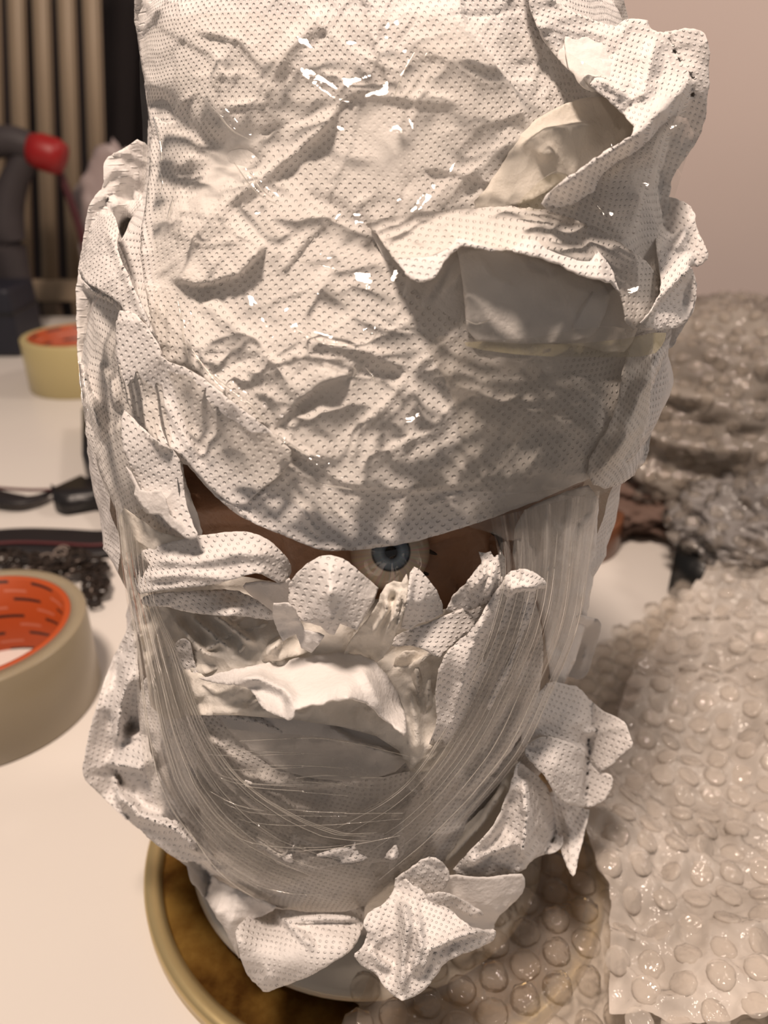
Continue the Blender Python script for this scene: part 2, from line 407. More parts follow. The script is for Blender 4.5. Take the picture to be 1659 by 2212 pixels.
SHEETS = []
def sheet(name, outline, mat, base=0.0, pts=(), creases=(), step=9, jag=0.0, wr=0.6, ang=0.0, size=1.0, seed=None,
          rnd=1, thick=0.22, uvrot=0.6, flat=False, parent=None, label=None, folds=1.0, csc=1.0):
    seed = seed if seed is not None else len(SHEETS) * 3.17 + 1.3
    U, V, F = mesh2d(outline, step, jag, seed, rnd)
    off = field(U, V, base, list(pts), [(k_, l_, h_ * csc, w_) for k_, l_, h_, w_ in creases] + random_folds(outline, folds, seed)) + (wrinkle(U, V, seed, wr, ang, size=size) if wr else 0)
    P = onbody(U, V, off)
    F = [f[::-1] for f in F]
    # UV in metres: arc length round the bundle, or straight across for loose flaps
    if flat: uu = (U - CU) * 0.000115; vv = -V * 0.000115
    else:
        P0 = onbody(U, V, np.full(len(U), float(base))); cx, yc, a, b = prof(P0[:, 2] * 1000)
        uu = np.arctan2((P0[:, 0] * 1000 - cx) / a, -(P0[:, 1] * 1000 - yc) / b) * 0.069
        vv = np.interp(P0[:, 2] * 1000, zz, ARC) / 1000
    c, s = math.cos(uvrot), math.sin(uvrot)
    uv = np.stack([uu * c - vv * s, uu * s + vv * c], -1)
    o = pyo(name, P, F, mat, parent, True, uv)
    if thick:
        md = o.modifiers.new('thickness', 'SOLIDIFY'); md.thickness = thick / 1000; md.offset = -1
    if label: o['label'] = label
    SHEETS.append(o)
    return o

def strip(name, A, B, mat, base=5.0, nu=40, nv=60, pleat=1.0, mids=(), parent=None, ends=None, seed=1.0, label=None, conc=0.0):
    """pulled film between two edge lines A and B (photo positions), pleats run along it"""
    def res(P, n):
        P = [Vector((p[0], p[1])) for p in P]; L = [0]
        for i in range(1, len(P)): L.append(L[-1] + (P[i] - P[i - 1]).length)
        t = np.linspace(0, L[-1], n); return np.stack([np.interp(t, L, [p.x for p in P]), np.interp(t, L, [p.y for p in P])], -1)
    a, b = res([tuple(p)[:2] for p in smooth_path([(p[0], p[1], 0) for p in A], 5)], nv), res([tuple(p)[:2] for p in smooth_path([(p[0], p[1], 0) for p in B], 5)], nv)
    U, V, O, UV = [], [], [], []
    for j in range(nv):
        v = j / (nv - 1)
        for i in range(nu):
            u = i / (nu - 1)
            U.append(a[j, 0] * (1 - u) + b[j, 0] * u); V.append(a[j, 1] * (1 - u) + b[j, 1] * u)
            pl = noise.noise((u * 9, v * .8, seed)) * 1.3 + noise.noise((u * 26, v * 1.2, seed + 5)) * .6
            bs = base if not isinstance(base, (list, tuple)) else float(np.interp(v, np.linspace(0, 1, len(base)), base))
            O.append(bs + pleat * pl - conc * math.sin(math.pi * v)); UV.append((u, v))
    P = onbody(np.array(U), np.array(V), np.array(O))
    F = [(j * nu + i, (j + 1) * nu + i, (j + 1) * nu + i + 1, j * nu + i + 1) for j in range(nv - 1) for i in range(nu - 1)]
    o = pyo(name, P, F, mat, parent, True, UV)
    if label: o['label'] = label
    return o
# ------------------------------------------------------------------ the wrapped bust
bust = empty('wrapped_bust', (-0.010, 0.195, 0.0025), 'head-shaped bust bundled in crumpled kitchen paper and clear film, one eye showing', 'wrapped statue')

# inner padding, all the way round (keeps clear of the face window)
def ring_mesh(name, shrink, mat, z0, z1, nt=180, nz_=150, disp=None, cut=None, parent=None):
    vs, fs, uv = [], [], []
    for j in range(nz_ + 1):
        z = z0 + (z1 - z0) * j / nz_
        cx, yc, a, b = [float(q) for q in prof(np.array(z))]
        for i in range(nt):
            th = 2 * math.pi * i / nt; ct, st = math.cos(th), math.sin(th)
            d = disp(th, z) if disp else 0.0
            x = cx + (a + d - shrink) * st; y = yc - (b + d - shrink) * ct
            vs.append((x / 1000, y / 1000, z / 1000)); uv.append((th * 0.07, z / 1000))
    for j in range(nz_):
        for i in range(nt):
            k = (i + 1) % nt
            if cut and cut(2 * math.pi * (i + .5) / nt, z0 + (z1 - z0) * (j + .5) / nz_): continue
            fs.append((j * nt + i, j * nt + k, (j + 1) * nt + k, (j + 1) * nt + i))
    return pyo(name, vs, fs, mat, parent, True, uv)

def pad_disp(th, z):
    x, y, q = math.sin(th) * 2.2, math.cos(th) * 2.2, z / 34
    r = (1 - 2 * abs(noise.noise((x, y, q)))) * 2.6 + (1 - 2 * abs(noise.noise((x * 2.5, y * 2.5, q * 2.5)))) * 1.2
    return r + noise.voronoi((x * 1.6, y * 1.6, q * 1.6))[0][0] * 3 - 2.5
def facewin(th, z):
    t = th if th < math.pi else th - 2 * math.pi
    return -1.0 < t < 0.98 and 92 < z < 170
ring_mesh('paper_padding', 3.5, M_bum, 6, 288, disp=pad_disp, cut=facewin, parent=bust)

# --- the head itself: one skin surface with nose, brow, sockets and lids
def topx(P):
    P = np.asarray(P) * 1000 - np.array([0, 0, CAM_Z * 1000]); c, s = math.cos(PITCH), math.sin(PITCH)
    d = P[:, 1] * c - P[:, 2] * s; up = P[:, 1] * s + P[:, 2] * c
    return CU + FPX * P[:, 0] / d, CV - FPX * up / d
EYE = np.array([(842, 1190), (505, 1212)])
def head_mesh():
    nt, nzz = 300, 260; P = []
    for j in range(nzz + 1):
        z = 22 + (262 - 22) * j / nzz; cx, yc, a, b = [float(q) for q in prof(np.array(z))]
        k = 13 + 14 * max(0, (z - 215) / 47) ** 2 + 14 * max(0, (60 - z) / 40)
        for i in range(nt):
            th = 2 * math.pi * i / nt
            P.append((cx + (a - k) * math.sin(th), yc - (b - k) * math.cos(th), z))
    P = np.array(P); u, v = topx(P / 1000.0)
    front = P[:, 1] < 196
    g = lambda x, y, sx, sy, h, r=0: h * np.exp(-((((u - x) * math.cos(r) + (v - y) * math.sin(r)) / sx) ** 2 + ((-(u - x) * math.sin(r) + (v - y) * math.cos(r)) / sy) ** 2))
    b = g(672, 1235, 52, 110, 9) + g(668, 1110, 60, 60, 4)                # nose and its root
    b += g(855, 1120, 120, 34, 3.5) + g(510, 1085, 120, 34, 3.5)          # brows
    for (ex, ey) in EYE:
        b += g(ex, ey, 92, 42, -6.5)                                      # socket
        rr = np.hypot((u - ex) / 78, (v - ey - 4) / 53)
        b += 2.3 * np.exp(-((rr - 1.0) / 0.17) ** 2) + 0.8 * np.exp(-((rr - 1.38) / 0.12) ** 2)   # lids and the fold around them
    b += g(960, 1290, 110, 60, 4) + g(420, 1250, 110, 60, 4)              # cheeks
    for (x, y, r) in ((925, 1205, .35), (935, 1190, .0), (930, 1222, .75), (975, 1260, 1.2), (965, 1175, -.4), (985, 1282, 1.4)): # laugh lines
        b += g(x, y, 34, 4.5, -1.5, r)
    b += g(1092, 1180, 12, 42, 6) - g(1074, 1185, 9, 30, 5) + g(428, 1045, 34, 7, 4, .5) + g(415, 1085, 8, 40, 3)   # ear rims, strands
    b = np.where(front, b, 0)
    out = P.copy(); cx, yc, a, bb = prof(P[:, 2]); dx = P[:, 0] - cx; dy = P[:, 1] - yc; L = np.hypot(dx, dy) + 1e-6
    out[:, 0] += dx / L * b; out[:, 1] += dy / L * b
    vs = [tuple(q / 1000) for q in out]; fs = []
    for j in range(nzz):
        for i in range(nt):
            k = (i + 1) % nt; fs.append((j * nt + i, j * nt + k, (j + 1) * nt + k, (j + 1) * nt + i))
    fs.append(tuple(range(nt))[::-1]); fs.append(tuple(nzz * nt + i for i in range(nt)))
    return vs, fs
M_skin = plain('painted_skin', srgb(186, 144, 116), 0.45, var=0.10, vscale=70, bump=0.0004, bscale=500)
vs, fs = head_mesh()
head = pyo('head', vs, fs, M_skin, bust)

def eye_mat():
    m, nt, out = nmat('glass_eye'); L = nt.links.new
    p = N(nt, 'ShaderNodeBsdfPrincipled'); p.inputs['Roughness'].default_value = 0.08; p.inputs['Coat Weight'].default_value = 0.6
    tc = N(nt, 'ShaderNodeTexCoord'); sx = N(nt, 'ShaderNodeSeparateXYZ'); L(tc.outputs['Object'], sx.inputs[0])
    cb = N(nt, 'ShaderNodeCombineXYZ'); L(sx.outputs[0], cb.inputs[0]); L(sx.outputs[2], cb.inputs[1])
    ln = N(nt, 'ShaderNodeVectorMath', operation='LENGTH'); L(cb.outputs[0], ln.inputs[0])
    sc = N(nt, 'ShaderNodeMath', operation='MULTIPLY'); L(ln.outputs['Value'], sc.inputs[0]); sc.inputs[1].default_value = 100.0
    r = N(nt, 'ShaderNodeValToRGB'); e = r.color_ramp.elements
    e[0].position = 0.0; e[0].color = srgb(16, 18, 22); e[1].position = 1.0; e[1].color = srgb(176, 158, 138)
    for pos, c in ((0.125, srgb(16, 18, 22)), (0.16, srgb(96, 112, 128)), (0.24, srgb(150, 170, 186)), (0.36, srgb(112, 130, 146)), (0.41, srgb(32, 38, 46)), (0.45, srgb(232, 218, 200)), (0.75, srgb(226, 208, 188))):
        x = e.new(pos); x.color = c
    L(sc.outputs[0], r.inputs[0])
    at2 = N(nt, 'ShaderNodeMath', operation='ARCTAN2'); L(sx.outputs[0], at2.inputs[0]); L(sx.outputs[2], at2.inputs[1])
    no = N(nt, 'ShaderNodeTexNoise', Scale=9.0, Detail=3.0); no.noise_dimensions = '1D'; L(at2.outputs[0], no.inputs['W'])
    mx = N(nt, 'ShaderNodeMix'); mx.data_type = 'RGBA'; mx.blend_type = 'MULTIPLY'; mx.inputs[0].default_value = 0.35
    L(r.outputs[0], mx.inputs[6]); L(no.outputs['Color'], mx.inputs[7]); L(mx.outputs[2], p.inputs['Base Color'])
    L(p.outputs[0], out.inputs[0]); return m
M_eye = eye_mat()
for (ex, ey) in EYE:
    p = onbody(np.array([float(ex)]), np.array([float(ey)]), np.array([-17.0 if ex > 700 else -22.0]))[0]
    bm = bmesh.new(); bmesh.ops.create_uvsphere(bm, u_segments=48, v_segments=32, radius=0.0092)
    for q in bm.verts:
        rad = math.hypot(q.co.x, q.co.z)
        if q.co.y < 0 and rad < 0.0043: q.co.y -= 0.0011 * (1 - (rad / 0.0043) ** 2)
    me = bpy.data.meshes.new('eyeball'); bm.to_mesh(me); bm.free(); me.materials.append(M_eye)
    me.polygons.foreach_set('use_smooth', [True] * len(me.polygons))
    eb = bpy.data.objects.new('eyeball', me); COL.objects.link(eb); eb.parent = head
    d = (Vector((0, 0, CAM_Z)) - Vector(p)).normalized()
    look = Vector((d.x + 0.03, d.y, d.z * 0.93)).normalized()
    eb.matrix_parent_inverse = (Matrix.LocRotScale(bust.location, None, None) @ head.matrix_parent_inverse).inverted()
    eb.location = Vector(p) + d * 0.0026; eb.rotation_euler = look.to_track_quat('-Y', 'Z').to_euler()
    eb['label'] = 'glossy eyeball with a blue-grey iris'
# dark painted lashes and eyebrow strokes beside the eye
M_lash = plain('lash_brown', srgb(46, 32, 24), 0.6)
def stroke(name, pts, r, off=-11.0, mat=M_lash, parent=head):
    U = np.array([p[0] for p in pts], float); V = np.array([p[1] for p in pts], float)
    P = onbody(U, V, np.full(len(U), off)); path = smooth_path([tuple(q) for q in P], 5); n = len(path)
    v_, f_ = tube(path, [r * (0.25 + 0.75 * math.sin(math.pi * i / (n - 1))) for i in range(n)], 6)
    o = pyo(name, v_, f_, mat); o.parent = parent; o.matrix_parent_inverse = (Matrix.LocRotScale(bust.location, None, None) @ head.matrix_parent_inverse).inverted()
    return o
for pts in (((885, 1180), (905, 1196), (926, 1212)), ((893, 1176), (918, 1187), (944, 1198)), ((884, 1190), (897, 1209), (908, 1222)), ((900, 1230), (915, 1238), (935, 1244)),
            ((1060, 1150), (1078, 1162), (1084, 1192)), ((795, 1236), (820, 1252), (850, 1257), (880, 1244), (893, 1222))):
    stroke('lash', pts, 0.0006, -12.2)

# --- plinth disc the bust stands on
M_plinth = plain('glazed_white', srgb(196, 192, 184), 0.22, var=0.04, spec=0.6)
pv, pf = lathe([(0, 0.0035), (0.056, 0.0035), (0.0615, 0.005), (0.0625, 0.007), (0.0605, 0.009), (0.047, 0.0105), (0.044, 0.016), (0, 0.016)], 96, (-0.006, 0.196, 0.0), closed=False)
pl = pyo('round_plinth', pv, pf, M_plinth, bust); pl['label'] = 'glossy white round foot of the bust'

# ------------------------------------------------------------------ paper sheets (positions traced in the photograph, each on its own layer)
crown = sheet('paper_towel', [(292, -90), (288, 20), (300, 110), (316, 200), (325, 300), (318, 420), (300, 520), (315, 640), (345, 770), (372, 850), (385, 930), (384, 975),
    (405, 1005), (430, 1035), (470, 1078), (520, 1118), (570, 1140), (620, 1160), (665, 1180), (705, 1190), (750, 1190), (810, 1184), (870, 1175), (935, 1160), (1000, 1140), (1060, 1120),
    (1130, 1095), (1200, 1065), (1270, 1035), (1330, 1010), (1375, 985), (1400, 930), (1405, 840), (1420, 720), (1425, 600), (1420, 480), (1440, 350), (1420, 200), (1360, 60), (1330, -90)],
    M_dim, base=0.6, step=7.2, jag=1.5, wr=1.35, ang=0.9, seed=5.5, rnd=1, uvrot=0.75,
    pts=[(450, 470, 6.0), (450, 620, -3.0), (335, 300, -3), (500, 300, 0.5), (620, 370, -1.5), (700, 560, 1), (880, 250, 3), (1000, 100, 4), (1180, 120, -4), (1250, 260, -3), (1080, 620, -6), (1250, 690, -7),
         (1150, 850, -1), (800, 700, 1.5), (620, 880, -1.0), (480, 860, 2.5), (420, 920, -2.5), (560, 1030, 0.5), (750, 1130, 0.0), (720, 1190, 1.5), (1000, 1080, 0.5), (1350, 900, -2), (900, 900, 2.0), (1040, 1130, 1), (700, 20, 1.0), (420, 60, 2.5), (380, 220, 0), (820, 480, 0), (1200, 330, 0)],
    creases=[('s', [(1150, 290), (1110, 200), (1060, 120), (1000, 50), (985, -40)], 5.5, 130),
             ('r', [(1145, 285), (1070, 330), (1000, 385), (940, 460)], 3.0, 34), ('r', [(1180, 300), (1120, 380), (1040, 450)], 2.0, 30),
             ('g', [(318, 190), (400, 275), (480, 330), (600, 365)], -5.0, 26), ('g', [(350, 400), (470, 360), (560, 330)], -3.5, 22),
             ('r', [(560, 250), (580, 180), (620, 110), (720, 10)], 3.0, 34), ('s', [(660, 330), (700, 275), (740, 215), (800, 190)], 2.4, 60), ('r', [(470, 455), (560, 385), (630, 335), (700, 270), (740, 225)], 4.2, 30),
             ('g', [(400, 330), (500, 300), (620, 290)], -2.5, 24), ('r', [(720, 190), (840, 205), (900, 215), (1010, 225)], 2.2, 24), ('r', [(760, 180), (700, 160), (640, 165)], 1.6, 22),
             ('s', [(600, 600), (660, 520), (730, 455)], 2.2, 50), ('g', [(640, 420), (720, 450), (790, 500), (850, 560)], -3.0, 22), ('r', [(700, 740), (690, 640), (720, 570)], 2.0, 30),
             ('s', [(360, 600), (440, 615), (520, 590), (580, 520)], 6.5, 85), ('g', [(560, 650), (480, 760), (440, 860)], -1.5, 26),
             ('s', [(345, 768), (420, 800), (500, 872), (585, 938), (660, 985), (740, 1000)], 6.5, 95), ('g', [(330, 820), (420, 870), (500, 945), (560, 985)], -3.5, 46),
             ('s', [(585, 930), (640, 870), (700, 825), (790, 795)], 5.0, 70), ('g', [(620, 900), (690, 860), (760, 850)], -4.0, 26),
             ('r', [(640, 730), (720, 745), (800, 760), (890, 800)], 3.5, 22), ('g', [(700, 790), (790, 805), (880, 815)], -3.0, 14), ('r', [(890, 800), (830, 880), (770, 935), (760, 1010)], 2.2, 18),
             ('r', [(890, 805), (985, 720), (1010, 690)], 2.0, 18), ('r', [(895, 810), (900, 900), (860, 1000)], 2.0, 18), ('s', [(900, 800), (980, 835), (1080, 870), (1200, 865)], 3.2, 40), ('r', [(1000, 860), (940, 930), (860, 960), (780, 1020)], 2.0, 20),
             ('s', [(640, 965), (740, 1045), (860, 1058), (1000, 1050), (1150, 1025), (1260, 1000)], 2.2, 46), ('r', [(595, 965), (630, 1060), (700, 1170)], 1.8, 16), ('r', [(700, 1040), (720, 1100), (780, 1150)], 1.4, 16),
             ('r', [(360, 880), (400, 960), (440, 1020)], 2.0, 20), ('r', [(520, 720), (600, 800), (640, 860)], 2.5, 26), ('r', [(420, 640), (520, 720), (560, 800)], 2.0, 24), ('r', [(1080, 870), (1180, 900), (1300, 940)], 2.0, 26)],
    folds=1.3, csc=0.72, parent=bust, label='large embossed sheet over the forehead and crown')

# upper right: knot of folded paper sticking out
sheet('paper_towel', [(1150, -90), (1190, 0), (1240, 28), (1330, 60), (1340, 45), (1392, 38), (1412, 70), (1440, 70), (1462, 62), (1515, 62), (1533, 92), (1532, 165), (1524, 270), (1492, 330), (1450, 380),
    (1448, 430), (1440, 520), (1424, 590), (1350, 560), (1270, 480), (1160, 452), (1190, 408), (1300, 330), (1382, 285), (1330, 230), (1260, 170), (1170, 90), (1120, -60)],
    M_bum, base=3.5, step=7, jag=3.0, wr=2.6, size=.6, seed=2.2, uvrot=.3, flat=True,
    pts=[(1250, 120, -3), (1400, 120, 6), (1490, 110, 2), (1380, 290, 10), (1250, 390, 9), (1180, 450, 6), (1440, 400, -10), (1400, 500, -9), (1300, 460, -2), (1500, 300, -9), (1200, 20, 0), (1430, 220, 6)],
    creases=[('r', [(1525, 110), (1470, 200), (1385, 285), (1290, 345), (1195, 410), (1165, 450)], 7.0, 60), ('s', [(1370, 220), (1300, 170), (1230, 150)], 4, 40), ('g', [(1290, 420), (1380, 350), (1450, 250)], -3, 40), ('r', [(1420, 70), (1400, 160), (1380, 240)], 3, 26)],
    parent=bust, label='folded knot of paper jutting from the crown')
sheet('paper_towel', [(1180, -90), (1200, 40), (1230, 100), (1290, 130), (1380, 130), (1385, 180), (1310, 185), (1240, 160), (1190, 110), (1160, 60), (1140, -80)],
    M_pln, base=2.0, step=7, jag=2.5, wr=2.2, size=.5, seed=8.2, flat=True, pts=[(1200, 60, -2), (1300, 150, 5), (1240, 130, 2)], parent=bust)
sheet('paper_towel', [(1225, 45), (1300, 70), (1385, 130), (1370, 170), (1360, 215), (1280, 200), (1235, 165), (1218, 100)],
    M_pln, base=4.0, step=7, jag=3, wr=2.2, size=.45, seed=9.2, flat=True, pts=[(1290, 190, 6), (1240, 80, -2), (1360, 140, 2)], parent=bust)
sheet('paper_towel', [(1130, 275), (1230, 215), (1330, 205), (1395, 250), (1385, 285), (1290, 345), (1190, 410), (1130, 440), (1080, 450), (1010, 455), (1070, 380)],
    M_inn, base=1.0, step=8, jag=1.5, wr=2.2, size=.7, seed=3.9, pts=[(1150, 300, 0), (1300, 230, 1), (1180, 320, 3), (1280, 300, 0), (1100, 430, 1)],
    creases=[('s', [(1300, 270), (1250, 270), (1180, 280), (1120, 320)], 4, 40), ('r', [(1180, 300), (1190, 330), (1150, 330)], 3, 20)], parent=bust)

# the forehead pocket: dark inner ply, then the folded-over torn band
sheet('paper_towel', [(790, 480), (840, 520), (1000, 520), (1150, 540), (1300, 600), (1385, 640), (1375, 730), (1340, 770), (1240, 740), (1100, 745), (990, 735), (920, 730), (880, 660), (840, 580)],
    M_pln, base=-0.5, step=9, wr=0.8, seed=6.1, pts=[(1000, 560, 2), (1200, 620, 1), (1330, 680, 3), (1000, 720, -2), (860, 560, 1)], creases=[('r', [(1300, 600), (1250, 680), (1230, 740)], 4, 30)], parent=bust, label='smooth unembossed ply inside the forehead pocket')
sheet('paper_towel', [(790, 483), (835, 470), (900, 459), (1000, 449), (1100, 446), (1180, 453), (1240, 470), (1290, 492), (1345, 530), (1395, 562), (1425, 600), (1422, 640), (1400, 690), (1370, 712), (1352, 690), (1345, 640),
    (1322, 612), (1290, 600), (1250, 592), (1200, 566), (1150, 550), (1110, 543), (1075, 540), (1030, 534), (998, 528), (976, 545), (952, 575), (938, 600), (912, 608), (897, 609), (878, 590), (856, 562), (846, 552), (838, 540), (815, 505)],
    M_dim, base=4.0, step=6, jag=3.2, wr=0.9, seed=4.4, rnd=0, uvrot=.2, thick=.35,
    pts=[(800, 483, -2.5), (1000, 452, -3), (1240, 475, -3), (1420, 600, -3), (1000, 525, 9), (900, 600, 8), (1150, 545, 11), (1300, 600, 10), (1360, 700, 4), (850, 545, 4), (1100, 490, 5), (950, 520, 4)],
    creases=[('r', [(1000, 530), (975, 500), (960, 460)], 2, 22), ('r', [(1310, 600), (1290, 540), (1250, 490)], 2.5, 24)], parent=bust, label='torn band of paper folded down over the forehead')
sheet('paper_towel', [(985, 520), (1000, 528), (1080, 542), (1150, 552), (1250, 592), (1325, 618), (1300, 700), (1270, 740), (1100, 742), (1010, 735), (1002, 640), (996, 580)],
    M_pln, base=1.6, step=8, jag=1, wr=0.5, seed=14.4, thick=.3, pts=[(1000, 540, 4), (1300, 620, 4), (1150, 700, 0), (1010, 720, 0)], parent=bust)

# right side flaps
sheet('paper_towel', [(1432, 425), (1470, 430), (1498, 452), (1505, 490), (1516, 520), (1531, 545), (1528, 565), (1498, 580), (1486, 572), (1500, 585), (1505, 650), (1478, 700), (1440, 715), (1370, 712), (1395, 690), (1425, 640), (1430, 600), (1420, 560), (1415, 480)],
    M_bum, base=0.0, step=6, jag=3, wr=2.5, size=.4, seed=7.7, flat=True, pts=[(1440, 450, -8), (1520, 545, 3), (1440, 600, 2), (1400, 690, 8), (1490, 650, -3), (1500, 480, 0)],
    creases=[('s', [(1370, 710), (1420, 650), (1480, 590), (1500, 540)], 5, 40), ('r', [(1498, 452), (1470, 520), (1440, 560)], 3, 22)], parent=bust)
sheet('paper_towel', [(1505, 600), (1506, 655), (1470, 720), (1430, 780), (1400, 860), (1408, 940), (1400, 985), (1360, 1040), (1290, 1060), (1260, 1010), (1330, 900), (1350, 780), (1380, 712), (1450, 690), (1485, 610)],
    M_bum, base=-1.5, step=8, jag=3, wr=3.0, size=.7, ang=1.4, seed=12.7, pts=[(1450, 750, -3), (1400, 820, 2), (1390, 950, -2), (1330, 980, 2)], creases=[('r', [(1440, 720), (1380, 860), (1310, 1010)], 4, 30), ('r', [(1400, 900), (1340, 960), (1280, 1040)], 3, 24)], parent=bust)

# left side layers
sheet('paper_towel', [(306, 296), (268, 318), (225, 345), (223, 372), (226, 400), (200, 430), (188, 460), (178, 530), (168, 590), (163, 640), (168, 760), (176, 860), (190, 940), (210, 1010), (232, 1062), (252, 1100), (262, 1170), (275, 1200),
    (330, 1190), (420, 1170), (440, 1160), (425, 1110), (400, 1040), (388, 970), (370, 850), (345, 770), (330, 640), (335, 520), (340, 420), (335, 340)],
    M_bum, base=-2.0, step=7.2, jag=2.2, wr=1.9, size=.7, ang=1.2, seed=21.3, uvrot=1.0,
    pts=[(240, 380, 3), (300, 400, -4), (290, 500, -7), (210, 520, 4), (190, 700, -3), (300, 900, 0), (230, 900, 1), (340, 1050, 0), (300, 1150, -3), (330, 320, -4), (250, 440, 4)],
    creases=[('r', [(215, 455), (260, 560), (300, 660), (345, 770)], 6.0, 30), ('g', [(300, 470), (300, 600), (320, 700)], -5, 30), ('s', [(165, 595), (200, 630), (250, 650), (280, 690)], 5, 40),
             ('g', [(185, 720), (220, 840), (270, 930)], -3.5, 24), ('r', [(200, 760), (240, 830), (260, 900)], 4, 16), ('r', [(228, 345), (290, 390), (300, 440)], 3, 24), ('s', [(350, 560), (320, 480), (300, 400)], 3, 40), ('r', [(175, 760), (190, 850), (230, 960)], 3, 18)],
    parent=bust, label='cream crumpled sheet round the side of the head')
sheet('paper_towel', [(215, 455), (232, 470), (246, 458), (258, 500), (250, 540), (275, 590), (300, 640), (322, 690), (345, 740), (350, 772), (335, 775), (310, 740), (282, 695), (255, 650), (215, 628), (172, 600), (172, 560), (190, 500), (205, 460)],
    M_bum, base=4.5, step=6.5, jag=2.5, wr=1.6, size=.5, seed=24.3, uvrot=1.0, thick=.3, pts=[(260, 520, 2), (330, 750, 0), (180, 580, -4), (240, 600, 3)], creases=[('r', [(225, 470), (262, 570), (320, 700), (345, 765)], 2.5, 16)], parent=bust)
sheet('paper_towel', [(250, 668), (285, 672), (305, 690), (345, 745), (348, 778), (420, 800), (500, 868), (590, 935), (640, 985), (600, 1030), (560, 1060), (520, 1100), (470, 1070), (430, 1030), (386, 975), (340, 960), (295, 905), (268, 860), (250, 780)],
    M_dim, base=4.4, step=7.2, jag=2, wr=1.0, seed=26.1, uvrot=.9, pts=[(345, 770, 4), (500, 872, 5), (620, 965, 2), (330, 860, -2), (440, 930, -3), (560, 1000, -2), (280, 690, 3), (386, 975, 1), (500, 1070, -2)],
    creases=[('r', [(345, 850), (390, 930), (430, 1000)], 1.6, 14), ('g', [(400, 830), (420, 930), (450, 1010)], -1.5, 12)], parent=bust, label='dotted dark-shaded band along the temple')
sheet('paper_towel', [(262, 880), (290, 905), (340, 958), (384, 975), (396, 1040), (400, 1085), (415, 1130), (430, 1160), (408, 1168), (372, 1140), (345, 1112), (318, 1090), (300, 1050), (280, 1010), (262, 960)],
    M_dim, base=5.8, step=6.5, jag=1.6, wr=0.7, folds=.3, seed=28.4, uvrot=.9, pts=[(300, 940, 3), (396, 1060, -1), (425, 1155, 2), (320, 1080, 2), (350, 1000, 0)], creases=[('s', [(300, 920), (345, 960), (384, 978)], 2.0, 26)], parent=bust)
sheet('paper_towel', [(272, 1008), (284, 1022), (302, 1058), (318, 1062), (345, 1060), (358, 1080), (366, 1112), (390, 1130), (420, 1164), (404, 1162), (370, 1140), (345, 1112), (322, 1110), (306, 1094), (290, 1068), (292, 1052), (280, 1035)],
    M_pln, base=8.0, step=5, jag=1.5, wr=0.5, folds=0, size=.8, seed=31.4, rnd=0, pts=[(300, 1060, 1), (420, 1164, -1), (345, 1090, 1)], parent=bust)
sheet('paper_towel', [(255, 1090), (300, 1120), (340, 1150), (420, 1165), (400, 1180), (320, 1190), (290, 1215), (300, 1290), (280, 1300), (262, 1200)],
    M_inn, base=0.0, step=7, jag=1.5, wr=2.0, size=.5, ang=1.1, seed=33.4, parent=bust)

# cheek, nose and mouth tissues
sheet('paper_towel', [(290, 1240), (360, 1250), (470, 1240), (560, 1250), (640, 1270), (740, 1300), (860, 1290), (960, 1330), (1050, 1260), (1110, 1300), (1090, 1420), (1000, 1600), (900, 1690), (850, 1600), (700, 1560), (450, 1540), (330, 1560), (310, 1420), (290, 1310)],
    M_inn, base=-1.5, step=7, folds=3, wr=3.2, size=.6, seed=41.0, pts=[(400, 1320, -5), (500, 1440, 4), (700, 1470, 4), (650, 1340, -5), (900, 1400, -3), (900, 1600, 4), (1000, 1370, -2), (560, 1310, -6), (420, 1440, 2)],
    creases=[('r', [(370, 1330), (430, 1400), (470, 1430)], 3, 14), ('r', [(400, 1320), (470, 1380), (520, 1420)], 3, 14), ('r', [(440, 1310), (520, 1370), (560, 1400)], 3, 14), ('s', [(1000, 1400), (930, 1410), (870, 1450)], 4, 40), ('r', [(880, 1480), (900, 1560), (900, 1640)], 3, 18)],
    parent=bust, label='cream inner plies stuffed at the mouth')
sheet('paper_towel', [(298, 1192), (340, 1178), (400, 1162), (460, 1152), (520, 1147), (552, 1152), (585, 1168), (610, 1192), (628, 1215), (631, 1243), (606, 1262), (585, 1250), (560, 1236), (520, 1246), (470, 1262), (430, 1268), (370, 1272), (318, 1280), (296, 1284), (286, 1240)],
    M_bum, base=1.5, step=6.5, jag=1.6, wr=1.0, seed=43.0, uvrot=.4, thick=.3, pts=[(300, 1190, -1), (520, 1148, 0), (630, 1240, -5), (500, 1200, 3), (430, 1262, 6), (320, 1280, 5), (560, 1240, 4), (380, 1215, 1)],
    creases=[('r', [(320, 1210), (420, 1215), (520, 1195), (600, 1200)], 2.5, 24), ('r', [(300, 1250), (400, 1240), (500, 1250)], 2.0, 16)], parent=bust, label='dotted tissue rolled over the cheek')
sheet('paper_towel', [(300, 1290), (340, 1282), (430, 1275), (500, 1272), (545, 1288), (600, 1330), (590, 1342), (520, 1330), (470, 1330), (400, 1322), (350, 1308), (312, 1312)],
    M_bum, base=2.5, step=6.5, jag=2, wr=1.6, size=.5, seed=45.0, uvrot=.4, pts=[(320, 1300, 2), (500, 1280, -3), (500, 1325, 4), (590, 1335, -2)], parent=bust)
sheet('paper_towel', [(560, 1255), (606, 1262), (632, 1246), (628, 1300), (640, 1350), (620, 1345), (590, 1330), (540, 1285), (520, 1262)],
    M_pln, base=-1.0, step=6, jag=1.6, wr=1.6, size=.4, seed=46.0, pts=[(560, 1260, 0), (620, 1320, -2)], parent=bust)
